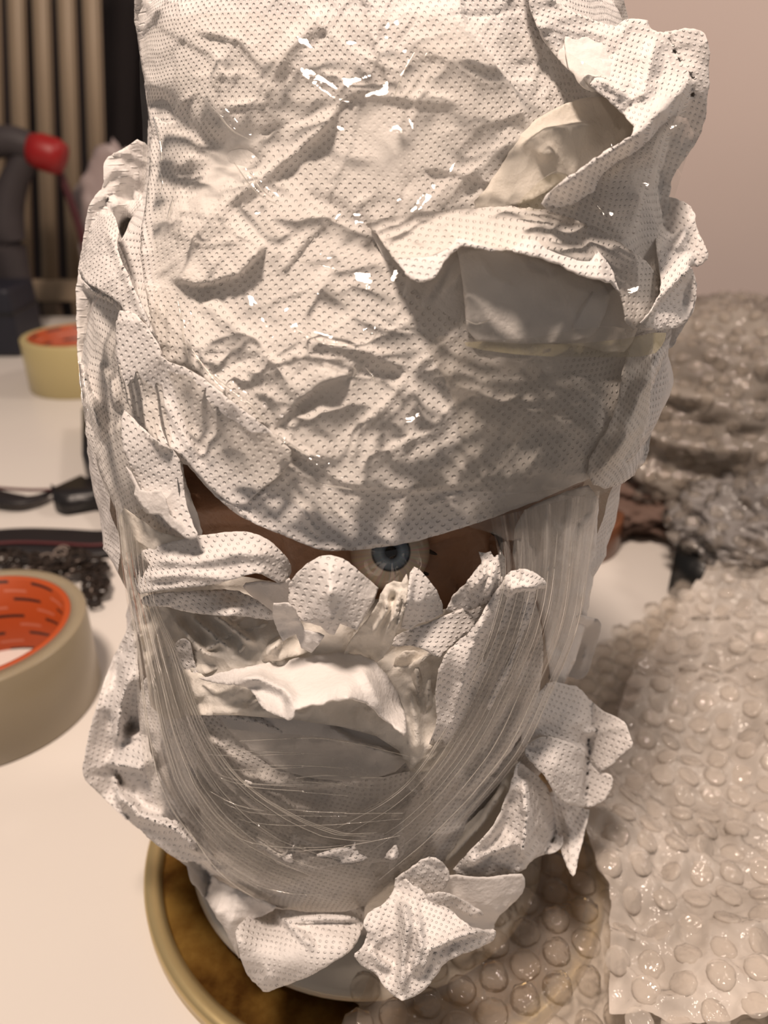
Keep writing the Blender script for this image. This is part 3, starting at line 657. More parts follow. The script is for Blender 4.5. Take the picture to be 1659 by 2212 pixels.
sheet('paper_towel', [(408, 1450), (412, 1415), (440, 1375), (500, 1345), (560, 1325), (590, 1330), (640, 1340), (700, 1372), (690, 1400), (620, 1425), (560, 1430), (480, 1440), (430, 1462)],
    M_inn, base=-3.0, step=6.5, jag=2, wr=2.4, size=.35, ang=.5, seed=47.0, pts=[(430, 1440, 4), (520, 1350, -4), (620, 1345, -4), (600, 1415, 5), (480, 1430, 5)],
    creases=[('r', [(420, 1420), (500, 1370), (600, 1340)], 3, 16), ('r', [(500, 1430), (530, 1390), (540, 1360)], 3, 14), ('r', [(560, 1430), (600, 1390), (620, 1360)], 3, 14)], parent=bust)
sheet('paper_towel', [(590, 1305), (622, 1302), (640, 1318), (655, 1360), (700, 1372), (690, 1392), (672, 1410), (650, 1400), (640, 1370), (612, 1385), (598, 1360), (588, 1330)],
    M_pln, base=5.0, step=5, jag=1.5, wr=1.8, size=.3, seed=48.0, rnd=0, flat=True, pts=[(600, 1310, 2), (690, 1380, 0), (640, 1360, -2)], parent=bust)
sheet('paper_towel', [(624, 1262), (640, 1238), (664, 1216), (690, 1202), (716, 1199), (742, 1206), (770, 1228), (800, 1254), (818, 1270), (808, 1300), (790, 1330), (772, 1362), (750, 1352), (735, 1346), (722, 1372), (706, 1366), (692, 1352), (660, 1345), (632, 1330), (622, 1300)],
    M_dim, base=4.0, step=5.5, jag=1.4, wr=0.6, size=.6, seed=51.0, rnd=0, thick=.35, uvrot=.2, pts=[(716, 1200, 1), (714, 1280, 5), (720, 1370, 3), (630, 1270, -3), (815, 1270, -2), (772, 1360, 3), (650, 1340, 0)],
    creases=[('r', [(716, 1198), (712, 1260), (712, 1320), (720, 1372)], 3.0, 46)], parent=bust, label='pointed dotted tissue over the nose, creased down its middle')
sheet('paper_towel', [(822, 1282), (834, 1262), (850, 1255), (868, 1258), (878, 1240), (884, 1262), (880, 1300), (862, 1350), (846, 1390), (826, 1422), (800, 1440), (770, 1425), (740, 1420), (756, 1385), (776, 1360), (800, 1330), (818, 1300)],
    M_inn, base=3.0, step=5, jag=1.4, wr=2.0, size=.25, ang=1.3, seed=53.0, rnd=0, pts=[(850, 1262, 2), (800, 1400, -2), (850, 1330, 3)],
    creases=[('g', [(840, 1275), (850, 1290), (838, 1310)], -5, 10), ('r', [(866, 1262), (856, 1320), (820, 1400)], 4, 10), ('r', [(832, 1270), (836, 1320), (800, 1380)], 3, 10), ('r', [(880, 1262), (874, 1310), (845, 1380)], 3, 8)], parent=bust, label='twisted thin tissue below the eye')
sheet('paper_towel', [(866, 1355), (874, 1310), (882, 1268), (886, 1236), (896, 1224), (904, 1228), (926, 1252), (944, 1276), (956, 1306), (958, 1326), (935, 1338), (905, 1348), (884, 1362)],
    M_dim, base=3.6, step=5, jag=1.2, wr=0.6, size=.6, seed=55.0, rnd=0, thick=.35, uvrot=.2, pts=[(896, 1226, 0), (900, 1300, 3), (955, 1320, -1), (870, 1355, 0)], creases=[('r', [(888, 1230), (882, 1290), (868, 1350)], 3, 14)], parent=bust, label='pointed tissue spike beside the eye')
sheet('paper_towel', [(850, 1378), (880, 1362), (935, 1342), (985, 1322), (1030, 1300), (1046, 1320), (1020, 1360), (990, 1385), (960, 1410), (950, 1425), (915, 1402), (880, 1392), (845, 1400)],
    M_bum, base=2.6, step=6, jag=1.6, wr=1.0, size=.5, seed=57.0, uvrot=.2, thick=.3, pts=[(860, 1385, -1), (1035, 1305, -2), (940, 1350, 1), (950, 1420, 5), (900, 1395, 3)], parent=bust)
sheet('paper_towel', [(962, 1320), (980, 1285), (1004, 1262), (1024, 1236), (1040, 1215), (1034, 1192), (1048, 1194), (1060, 1190), (1066, 1204), (1078, 1200), (1080, 1186), (1090, 1205), (1092, 1240), (1088, 1270), (1060, 1300), (1020, 1316), (985, 1326)],
    M_bum, base=1.5, step=5, jag=1.8, wr=1.6, size=.35, ang=1.2, seed=59.0, rnd=0, pts=[(1045, 1195, 1), (980, 1300, -1), (1085, 1250, 4), (1040, 1280, 3)], creases=[('r', [(1070, 1205), (1064, 1250), (1040, 1300)], 4, 12), ('r', [(1050, 1200), (1046, 1240), (1010, 1290)], 3, 12)], parent=bust)
sheet('paper_towel', [(1096, 1236), (1130, 1226), (1158, 1238), (1180, 1256), (1182, 1270), (1150, 1275), (1168, 1340), (1176, 1420), (1160, 1520), (1120, 1600), (1060, 1680), (980, 1740), (900, 1700), (905, 1650), (930, 1600), (945, 1560), (940, 1500), (950, 1430), (985, 1390), (1020, 1360), (1045, 1320), (1075, 1275)],
    M_bum, base=3.2, step=6.5, jag=2, wr=1.8, size=.7, ang=-.9, seed=61.0, uvrot=.5, thick=.3, pts=[(1100, 1240, 2), (1180, 1262, 6), (1080, 1330, 3), (1150, 1400, 0), (950, 1450, 7), (945, 1560, 5), (1050, 1500, 2), (1100, 1600, 0), (920, 1680, -5), (1020, 1420, 5)],
    creases=[('s', [(1090, 1300), (1110, 1272), (1150, 1268), (1180, 1262)], 4, 24), ('r', [(1060, 1300), (1010, 1420), (985, 1540), (960, 1620)], 3.2, 30), ('r', [(1150, 1300), (1100, 1440), (1040, 1560)], 3.0, 26), ('g', [(1120, 1480), (1060, 1600), (980, 1680)], -3, 24)], parent=bust, label='dotted tissue rising along the jaw')
sheet('paper_towel', [(845, 1430), (880, 1400), (945, 1420), (948, 1500), (938, 1580), (900, 1660), (890, 1600), (880, 1560), (862, 1500)],
    M_inn, base=-2.0, step=6.5, wr=2.6, size=.4, ang=1.2, seed=63.0, jag=1.5, creases=[('r', [(900, 1420), (905, 1500), (890, 1560)], 3, 14), ('r', [(930, 1440), (925, 1520), (900, 1600)], 3, 14)], parent=bust)

sheet('paper_towel', [(1112, 1112), (1200, 1070), (1295, 1040), (1288, 1200), (1258, 1400), (1196, 1520), (1172, 1330), (1150, 1270), (1108, 1232)], M_pln, base=-2.0, step=7, jag=1.5, wr=2.0, size=.6, ang=1.3, folds=2, seed=65.0, parent=bust)
# chin: body sheet, then the folded-over torn band
sheet('paper_towel', [(300, 1480), (340, 1440), (385, 1400), (415, 1430), (430, 1465), (470, 1500), (600, 1540), (760, 1520), (880, 1580), (905, 1650), (985, 1680), (1090, 1640), (1160, 1560), (1170, 1650), (1120, 1740), (1040, 1800), (960, 1860), (880, 1910), (820, 1960), (760, 1975), (680, 1972), (600, 1962), (540, 1935), (480, 1890), (420, 1850), (360, 1790), (320, 1700), (300, 1580)],
    M_bum, base=0.0, step=7.2, jag=1.5, wr=2.6, size=.75, ang=.3, seed=71.0, uvrot=.35,
    pts=[(440, 1500, 1), (650, 1600, -5), (850, 1640, -6), (700, 1700, -2), (500, 1650, 2), (450, 1800, 1), (620, 1830, 3), (800, 1820, 3), (780, 1950, 0), (560, 1920, 0), (1000, 1780, 0), (1130, 1650, -2), (330, 1600, -2)],
    creases=[('s', [(440, 1540), (560, 1560), (640, 1600)], 4, 40), ('g', [(400, 1740), (420, 1755), (450, 1750)], -5, 16), ('r', [(420, 1560), (520, 1680), (620, 1740), (720, 1760)], 3, 22), ('r', [(380, 1640), (480, 1760), (600, 1850), (700, 1890)], 3, 22),
             ('r', [(600, 1700), (640, 1800), (620, 1880)], 2.5, 18), ('s', [(650, 1890), (760, 1860), (860, 1850), (960, 1790)], 3.5, 36), ('r', [(820, 1760), (760, 1830), (640, 1860)], 2.5, 20), ('r', [(900, 1700), (860, 1790), (840, 1900)], 3, 22), ('s', [(480, 1700), (560, 1690), (660, 1700), (740, 1690)], 3, 26)],
    folds=2.2, parent=bust, label='grey-looking sheet over the chin under the film')
sheet('paper_towel', [(428, 1466), (470, 1455), (520, 1442), (580, 1432), (640, 1422), (700, 1412), (740, 1409), (780, 1414), (815, 1432), (838, 1460), (860, 1495), (872, 1530), (880, 1580), (874, 1588), (850, 1566), (825, 1548), (795, 1520), (760, 1508), (725, 1510), (690, 1520), (650, 1528), (636, 1534),
    (634, 1550), (622, 1556), (600, 1548), (585, 1540), (568, 1530), (552, 1508), (535, 1486), (505, 1478), (470, 1478)],
    M_pln, base=4.0, step=5.5, jag=3.0, wr=0.6, seed=73.0, rnd=0, uvrot=.2, thick=.45,
    pts=[(430, 1466, 1), (600, 1432, -3), (740, 1412, -3), (870, 1520, -1), (635, 1530, 15), (750, 1508, 16), (870, 1580, 11), (600, 1546, 14), (520, 1480, 7), (700, 1465, 5), (560, 1470, 6)],
    creases=[('r', [(640, 1530), (615, 1490), (560, 1465), (500, 1470)], 3.5, 20), ('r', [(830, 1550), (800, 1480), (770, 1430)], 2.5, 22)], parent=bust, label='torn pale band folded out over the chin')
sheet('paper_towel', [(432, 1470), (510, 1482), (560, 1520), (640, 1540), (750, 1512), (830, 1552), (880, 1592), (880, 1660), (780, 1690), (650, 1680), (560, 1640), (480, 1570)],
    M_pln, base=0.6, step=7, wr=0.8, seed=75.0, pts=[(500, 1500, 2), (700, 1560, -1), (850, 1610, 0), (700, 1680, 0)], creases=[('s', [(880, 1640), (760, 1600), (700, 1560)], 3, 40)], parent=bust)
sheet('paper_towel', [(372, 1395), (395, 1378), (412, 1388), (418, 1430), (434, 1470), (450, 1500), (440, 1530), (415, 1520), (395, 1480), (380, 1440)],
    M_bum, base=2.0, step=5.5, jag=2, wr=2.0, size=.35, seed=77.0, parent=bust)

# lower left loose sheet
sheet('paper_towel', [(292, 1325), (272, 1365), (245, 1420), (222, 1480), (203, 1545), (190, 1600), (178, 1655), (182, 1680), (200, 1702), (238, 1735), (262, 1762), (300, 1790), (340, 1828), (400, 1865), (415, 1858), (470, 1870), (440, 1800), (380, 1740), (330, 1650), (305, 1540), (296, 1420)],
    M_bum, base=1.0, step=6.5, jag=2.2, wr=2.4, size=.6, ang=.2, seed=81.0, uvrot=.2, flat=True,
    pts=[(270, 1400, -3), (230, 1530, 3), (185, 1660, 2), (240, 1650, 4), (300, 1700, 2), (330, 1800, 5), (400, 1850, 3), (300, 1560, -4)],
    creases=[('s', [(185, 1672), (240, 1650), (300, 1660), (320, 1690)], 3, 34), ('r', [(245, 1700), (300, 1760), (380, 1790), (440, 1850)], 5, 24), ('r', [(240, 1660), (262, 1740), (270, 1770)], 3, 14), ('r', [(290, 1440), (260, 1520), (250, 1620)], 3, 26)],
    parent=bust, label='loose dotted sheet bulging out at the neck')
sheet('paper_towel', [(330, 1800), (400, 1845), (470, 1862), (560, 1905), (620, 1955), (560, 1960), (520, 1955), (470, 1935), (440, 1905), (405, 1868), (345, 1832)],
    M_pln, base=-2.0, step=7, jag=1.5, wr=1.2, size=.6, seed=83.0, parent=bust)
sheet('paper_towel', [(404, 1862), (440, 1880), (520, 1930), (600, 1955), (585, 1972), (545, 1985), (520, 2010), (512, 2045), (520, 2075), (505, 2050), (488, 2010), (470, 1985), (440, 1935), (412, 1902)],
    M_pln, base=-3.0, step=6.5, jag=2.6, wr=0.8, size=.6, seed=85.0, pts=[(420, 1880, -2), (560, 1960, 6), (510, 2050, 16), (470, 1970, 12)], parent=bust, label='plain cone of paper tucked under the chin')
sheet('paper_towel', [(575, 1958), (620, 1966), (700, 1972), (760, 1968), (800, 1945), (812, 1920), (798, 1975), (770, 2040), (748, 2062), (700, 2092), (650, 2118), (600, 2135), (570, 2146), (558, 2128), (540, 2118), (520, 2075), (510, 2030), (508, 2010), (520, 1992), (545, 1972)],
    M_bum, base=-1.0, step=6, jag=1.6, wr=0.9, size=.8, seed=87.0, uvrot=.15, thick=.35, flat=True, pts=[(580, 1960, -1), (790, 1940, -1), (570, 2140, 22), (520, 2030, 17), (650, 2050, 16), (750, 2050, 17)],
    creases=[('r', [(585, 1962), (640, 2010), (690, 2060)], 2.2, 14), ('s', [(600, 1990), (700, 1985), (790, 1985)], 2.5, 22)], parent=bust, label='three-cornered dotted tip hanging over the plinth')

# lower right petals
sheet('paper_towel', [(1240, 1332), (1262, 1330), (1300, 1340), (1296, 1372), (1282, 1410), (1272, 1450), (1255, 1470), (1225, 1460), (1180, 1480), (1200, 1420), (1225, 1380)],
    M_pln, base=-4.0, step=6, jag=1.2, wr=1.2, size=.5, seed=91.0, flat=True, pts=[(1300, 1340, 5), (1200, 1450, 0), (1260, 1400, -1)], creases=[('r', [(1270, 1380), (1262, 1410), (1250, 1460)], 3, 12)], parent=bust)
sheet('paper_towel', [(1225, 1480), (1250, 1482), (1275, 1512), (1300, 1536), (1330, 1548), (1352, 1562), (1358, 1585), (1369, 1612), (1352, 1622), (1335, 1640), (1310, 1662), (1292, 1668), (1262, 1630), (1225, 1606), (1180, 1590), (1150, 1600), (1125, 1620), (1130, 1560), (1160, 1500), (1190, 1470)],
    M_dim, base=2.0, step=6, jag=1.6, wr=1.0, size=.6, seed=93.0, uvrot=.5, flat=True, thick=.3, pts=[(1200, 1490, -2), (1369, 1612, 6), (1350, 1560, 4), (1290, 1665, 8), (1140, 1600, -1), (1250, 1560, 4)], creases=[('r', [(1365, 1570), (1310, 1575), (1250, 1585)], 2, 16)], parent=bust, label='upper petal of loose paper beside the bubble wrap')
sheet('paper_towel', [(1128, 1618), (1160, 1594), (1200, 1592), (1240, 1606), (1268, 1634), (1292, 1668), (1318, 1672), (1325, 1690), (1312, 1722), (1290, 1740), (1262, 1745), (1215, 1736), (1198, 1715), (1180, 1680), (1150, 1650)],
    M_dim, base=6.0, step=6, jag=1.5, wr=1.0, size=.6, seed=95.0, uvrot=.4, flat=True, thick=.3, pts=[(1140, 1615, -4), (1290, 1668, 3), (1262, 1742, 7), (1200, 1650, 3), (1320, 1690, 2)], parent=bust, label='lower rounded petal of loose paper')
sheet('paper_towel', [(1190, 1700), (1215, 1735), (1262, 1746), (1275, 1750), (1262, 1800), (1250, 1850), (1240, 1896), (1226, 1880), (1214, 1840), (1200, 1800), (1180, 1750)],
    M_bum, base=2.0, step=6, jag=1.5, wr=1.0, size=.6, seed=97.0, flat=True, pts=[(1200, 1710, -3), (1240, 1890, 6)], creases=[('r', [(1212, 1740), (1230, 1800), (1240, 1880)], 3, 16)], parent=bust)
sheet('paper_towel', [(1120, 1640), (1140, 1660), (1175, 1685), (1190, 1720), (1200, 1770), (1205, 1810), (1216, 1800), (1215, 1830), (1196, 1842), (1160, 1850), (1140, 1868), (1135, 1880), (1090, 1895), (1030, 1900), (975, 1888), (1000, 1850), (1060, 1800), (1090, 1740), (1105, 1690)],
    M_dim, base=4.0, step=6, jag=2, wr=1.7, size=.5, ang=1.1, seed=99.0, uvrot=.6, thick=.3, flat=True, pts=[(1130, 1660, -2), (1130, 1750, 5), (1000, 1880, 2), (1130, 1880, 8), (1200, 1830, 4), (1190, 1740, 1)],
    creases=[('r', [(1128, 1670), (1138, 1760), (1125, 1870)], 3.5, 18), ('s', [(990, 1880), (1060, 1840), (1130, 1820)], 3, 26), ('g', [(1110, 1700), (1090, 1790), (1030, 1860)], -3, 16)], parent=bust, label='pleated fan of paper below the jaw')
sheet('paper_towel', [(900, 1900), (940, 1850), (1000, 1790), (1060, 1730), (1100, 1660), (1125, 1640), (1110, 1720), (1080, 1790), (1030, 1850), (980, 1890), (940, 1915)],
    M_inn, base=0.5, step=6.5, jag=1, wr=1.6, size=.5, ang=-.8, seed=101.0, parent=bust, creases=[('r', [(1100, 1680), (1040, 1780), (950, 1880)], 3, 14)])
sheet('paper_towel', [(975, 1888), (1040, 1898), (1110, 1888), (1134, 1890), (1133, 1925), (1110, 1950), (1070, 1985), (1062, 2030), (1030, 2050), (980, 2040), (920, 1980), (900, 1930), (930, 1905)],
    M_pln, base=9.0, step=6.5, jag=1.5, wr=1.2, size=.5, seed=103.0, flat=True, pts=[(1130, 1900, 5), (950, 1920, -3), (1060, 2030, 6), (1000, 1960, 0)], parent=bust)
sheet('paper_towel', [(905, 1935), (960, 1925), (1010, 1950), (1050, 1975), (1030, 1985), (1005, 1975), (975, 1962), (930, 1960)],
    M_bum, base=13.0, step=5.5, jag=2, wr=1.6, size=.3, seed=104.0, flat=True, parent=bust)
sheet('paper_towel', [(848, 1925), (870, 1896), (890, 1912), (912, 1920), (930, 1950), (968, 1958), (990, 1985), (1040, 2010), (1074, 2008), (1070, 2028), (1050, 2042), (1000, 2060), (960, 2080), (940, 2110), (925, 2132), (900, 2150), (874, 2163), (850, 2152), (830, 2130), (812, 2104), (780, 2085), (762, 2062), (782, 2050), (796, 2020), (782, 1995), (800, 1965), (830, 1955)],
    M_bum, base=4.0, step=5.8, jag=2, wr=2.4, size=.5, ang=1.1, seed=105.0, uvrot=.4, flat=True, thick=.3, pts=[(860, 1920, 4), (880, 2000, 14), (874, 2160, 24), (1060, 2020, 16), (770, 2065, 17), (940, 2060, 20), (820, 2060, 13), (860, 2080, 14)],
    creases=[('r', [(866, 1930), (880, 2000), (870, 2080), (870, 2155)], 4, 20), ('s', [(900, 2120), (930, 2050), (1000, 2020), (1060, 2010)], 3.5, 26), ('r', [(790, 2040), (820, 2080), (860, 2100)], 3, 14), ('r', [(900, 1960), (910, 2040), (890, 2110)], 3, 14)], parent=bust, label='crumpled wad of paper hanging in front at the base')
sheet('paper_towel', [(785, 1990), (790, 1950), (815, 1930), (842, 1910), (862, 1900), (880, 1918), (872, 1945), (850, 1970), (840, 2000), (815, 2030), (798, 2015)],
    M_inn, base=6.0, step=5.5, jag=2, wr=2.0, size=.35, seed=107.0, flat=True, parent=bust)
sheet('paper_towel', [(845, 1905), (880, 1880), (920, 1850), (950, 1855), (975, 1888), (960, 1925), (925, 1935), (900, 1930), (870, 1935)],
    M_bum, base=7.5, step=5.5, jag=2, wr=2.4, size=.35, seed=109.0, flat=True, parent=bust)

# ------------------------------------------------------------------ film
fo = dict(parent=bust)
sheet('stretch_film', [(305, 60), (300, 160), (310, 300), (306, 420), (330, 600), (340, 720), (385, 880), (420, 960), (560, 1050), (700, 1120), (900, 1130), (1100, 1100), (1300, 1030), (1400, 950), (1410, 760), (1420, 560), (1470, 380), (1510, 260), (1400, 240), (1250, 120), (1100, 60), (900, 20), (700, 40), (450, 20)],
    M_film, base=7.5, step=13, wr=2.2, size=1.1, seed=120.0, thick=0, parent=bust,
    pts=[(330, 500, 0), (450, 470, 1), (700, 600, -1), (1100, 560, 5), (1000, 700, 1), (1300, 420, 2), (700, 1000, -2)],
    creases=[('r', [(385, 640), (410, 760), (500, 850), (585, 915)], 4.0, 16), ('r', [(440, 210), (500, 280), (540, 310)], 4.0, 14), ('r', [(510, 360), (560, 420), (610, 445)], 4.0, 14), ('r', [(610, 720), (720, 745), (800, 730), (830, 700)], 3.0, 14), ('r', [(600, 950), (660, 990), (760, 1055)], 3.0, 14), ('r', [(905, 100), (880, 140), (850, 215)], 3.0, 12), ('r', [(1390, 230), (1350, 300), (1240, 380)], 3.0, 14)],
    label='clear glossy film over the crown')
sheet('stretch_film', [(900, 720), (1100, 740), (1300, 700), (1400, 720), (1410, 850), (1370, 1010), (1290, 1080), (1240, 1070), (1000, 1060), (860, 1060), (1000, 980), (980, 850)],
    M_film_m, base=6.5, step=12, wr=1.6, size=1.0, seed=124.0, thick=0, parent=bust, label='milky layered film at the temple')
strip('stretch_film', [(248, 1080), (258, 1180), (272, 1290), (292, 1420), (300, 1560), (330, 1720), (420, 1850), (560, 1950)], [(330, 1230), (345, 1320), (390, 1420), (440, 1560), (520, 1680), (640, 1760), (760, 1800), (860, 1790)],
      M_film_s, base=[3, 5, 7, 7, 6, 4], nu=80, nv=70, pleat=1.5, seed=3.0, label='pulled film with long stretch lines', **fo)
strip('stretch_film', [(1060, 1120), (1080, 1250), (1040, 1400), (960, 1560), (860, 1700), (720, 1780)], [(1296, 1060), (1275, 1200), (1250, 1350), (1190, 1500), (1120, 1640), (980, 1800), (840, 1930)],
      M_film_s, base=[4, 7, 8, 7, 6, 4], nu=80, nv=70, pleat=1.5, seed=6.0, label='pulled film with long stretch lines down the jaw', **fo)
sheet('stretch_film', [(430, 1560), (520, 1580), (700, 1590), (860, 1620), (950, 1720), (900, 1880), (800, 1960), (700, 1970), (560, 1950), (470, 1880), (420, 1720)],
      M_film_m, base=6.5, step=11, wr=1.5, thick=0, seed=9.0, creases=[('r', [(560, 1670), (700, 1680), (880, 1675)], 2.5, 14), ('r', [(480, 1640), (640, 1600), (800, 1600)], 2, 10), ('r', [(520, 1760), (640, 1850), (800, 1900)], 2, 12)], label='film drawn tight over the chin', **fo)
strip('stretch_film', [(228, 600), (170, 700), (176, 860), (205, 1000), (248, 1100)], [(345, 620), (345, 780), (360, 900), (390, 1020), (400, 1120)],
      M_film, base=5.0, nu=40, nv=50, pleat=1.4, seed=12.0, **fo)
sheet('stretch_film', [(1040, 1075), (1290, 1045), (1300, 1100), (1230, 1130), (1180, 1200), (1130, 1160), (1100, 1170), (1060, 1150), (1000, 1135)], M_film_m, base=5.0, step=9, wr=1.2, seed=126.0, thick=0, parent=bust)
sheet('clear_tape', [(1000, 735), (1160, 745), (1320, 738), (1440, 712), (1436, 740), (1410, 770), (1300, 772), (1150, 770), (1010, 752)], film_mat('yellowed_tape', 0.3, 0.0, (0.62, 0.56, 0.36), 0.15), base=8.0, step=10, wr=.8, seed=128.0, thick=0, parent=bust)
sheet('clear_tape', [(1108, 448), (1150, 405), (1190, 372), (1240, 378), (1215, 420), (1180, 452), (1150, 458)], film_mat('yellowed_tape_end', 0.3, 0.0, (0.70, 0.62, 0.36), 0.12), base=9.0, step=7, wr=1.6, size=.3, seed=129.0, thick=0, parent=bust)

# sharp folds in the film: thin glossy ridges that catch the lamp
M_fold = film_mat('film_ridge', haze=0.16, tint=(0.82, 0.79, 0.74), rough=0.06, gl=1.4, crinkle=0.0)
def film_folds(lines, parent=bust):
    V, F = [], []
    for pts, r, off in lines:
        U = np.array([p[0] for p in pts], float); W = np.array([p[1] for p in pts], float); k = len(pts)
        P = onbody(U, W, np.full(k, float(off))); path = smooth_path([tuple(q) for q in P], 6); n = len(path)
        v_, f_ = tube(path, [r / 1000 * (.15 + .85 * math.sin(math.pi * i / (n - 1)) ** .6) for i in range(n)], 8, flat=.6)
        b = len(V); V += v_; F += [tuple(b + t for t in f) for f in f_]
    return pyo('film_crease', V, F, M_fold, parent)
for ln in ([(436, 208), (470, 245), (500, 280), (540, 302)], [(505, 350), (535, 395), (565, 425), (602, 443)], [(540, 372), (560, 405), (590, 430)], [(382, 640), (392, 690), (398, 740), (410, 785)],
           [(402, 735), (440, 790), (480, 838), (530, 870), (585, 918)], [(412, 760), (460, 812), (520, 858), (560, 885)], [(600, 940), (650, 975), (680, 985)], [(690, 1045), (730, 1052), (762, 1058)],
           [(610, 700), (660, 722), (700, 742), (760, 745), (800, 738), (818, 712)], [(760, 790), (768, 800), (762, 815)], [(790, 795), (805, 812), (810, 826)], [(905, 98), (885, 130), (870, 158), (850, 215)], [(925, 108), (915, 128)],
           [(1392, 228), (1384, 262), (1372, 290)], [(1360, 295), (1320, 325), (1285, 352)], [(1250, 388), (1215, 415), (1195, 440)], [(1005, 690), (1030, 700), (1060, 690)], [(345, 370), (352, 400), (340, 420)], [(375, 425), (368, 450), (362, 470)],
           [(640, 565), (700, 575), (760, 590)], [(1170, 390), (1200, 372), (1240, 384)], [(640, 1680), (700, 1674), (780, 1678), (830, 1680)], [(330, 250), (345, 300), (350, 350)], [(560, 1945), (500, 1905), (455, 1860), (400, 1780)]):
    film_folds([(ln, .26, 9.6)])
def strands(A, B, n, offs, seed, r=.17):
    rr = random.Random(seed); out = []
    a = smooth_path([(p[0], p[1], 0) for p in A], 4); b = smooth_path([(p[0], p[1], 0) for p in B], 4); m = min(len(a), len(b))
    a = [a[int(i * (len(a) - 1) / 17)] for i in range(18)]; b = [b[int(i * (len(b) - 1) / 17)] for i in range(18)]
    for k in range(n):
        u0 = rr.random(); u1 = u0 + rr.uniform(-.10, .10); s = rr.randint(0, 9); e = min(17, s + rr.randint(5, 12)); pts = []
        for i in range(s, e + 1):
            u = u0 + (u1 - u0) * i / 17; pts.append((a[i].x * (1 - u) + b[i].x * u, a[i].y * (1 - u) + b[i].y * u))
        out.append((pts, r * rr.uniform(.6, 1.3), offs + rr.uniform(-.4, 1.0)))
    o = film_folds(out); o['kind'] = 'stuff'
    return o
strands([(250, 1080), (260, 1180), (274, 1290), (294, 1420), (304, 1560), (334, 1720), (424, 1850), (560, 1950)], [(328, 1230), (343, 1320), (390, 1420), (440, 1560), (520, 1680), (640, 1760), (760, 1800), (860, 1790)], 30, 8.2, 3, .13)
strands([(1070, 1130), (1080, 1250), (1040, 1400), (960, 1560), (860, 1700), (720, 1780)], [(1292, 1070), (1272, 1200), (1248, 1350), (1188, 1500), (1120, 1640), (980, 1800), (840, 1930)], 26, 8.6, 5, .13)
strands([(440, 1600), (520, 1600), (700, 1600), (880, 1640)], [(470, 1860), (560, 1940), (700, 1960), (860, 1900)], 16, 8.4, 8, .13)
# ------------------------------------------------------------------ gold tray under the plinth
def gold_mat():
    m, nt, out = nmat('worn_gilding'); L = nt.links.new
    p = N(nt, 'ShaderNodeBsdfPrincipled'); p.inputs['Metallic'].default_value = 0.75; p.inputs['Roughness'].default_value = 0.34
    tc = N(nt, 'ShaderNodeTexCoord'); no = N(nt, 'ShaderNodeTexNoise', Scale=38.0, Detail=6.0, Roughness=.6); L(tc.outputs['Object'], no.inputs['Vector'])
    r = N(nt, 'ShaderNodeValToRGB'); e = r.color_ramp.elements; e[0].position = .35; e[0].color = srgb(96, 58, 26); e[1].position = .62; e[1].color = srgb(214, 172, 92)
    x = e.new(.48); x.color = srgb(168, 126, 62); L(no.outputs['Fac'], r.inputs[0]); L(r.outputs[0], p.inputs['Base Color']); L(p.outputs[0], out.inputs[0])
    return m
M_gold = gold_mat()
tray = empty('gold_tray', (-0.003, 0.195, 0), 'round gold-coloured tray with pale rim under the wrapped bust', 'tray')
v_, f_ = lathe([(0, 0.0008), (0.0755, 0.0008), (0.0765, 0.003), (0.0765, 0.0), (0, 0.0)], 128, tray.location, closed=False)
pyo('tray_floor', v_, f_, M_gold, tray)
v_, f_ = lathe([(0.0755, 0.0), (0.0755, 0.004), (0.0775, 0.0058), (0.0805, 0.0060), (0.0815, 0.0045), (0.0815, 0.0)], 128, tray.location)
o = pyo('tray_rim', v_, f_, plain('brushed_pale_gold', srgb(206, 186, 138), 0.30, metal=0.7, var=.05), tray); o['label'] = 'pale polished rim'

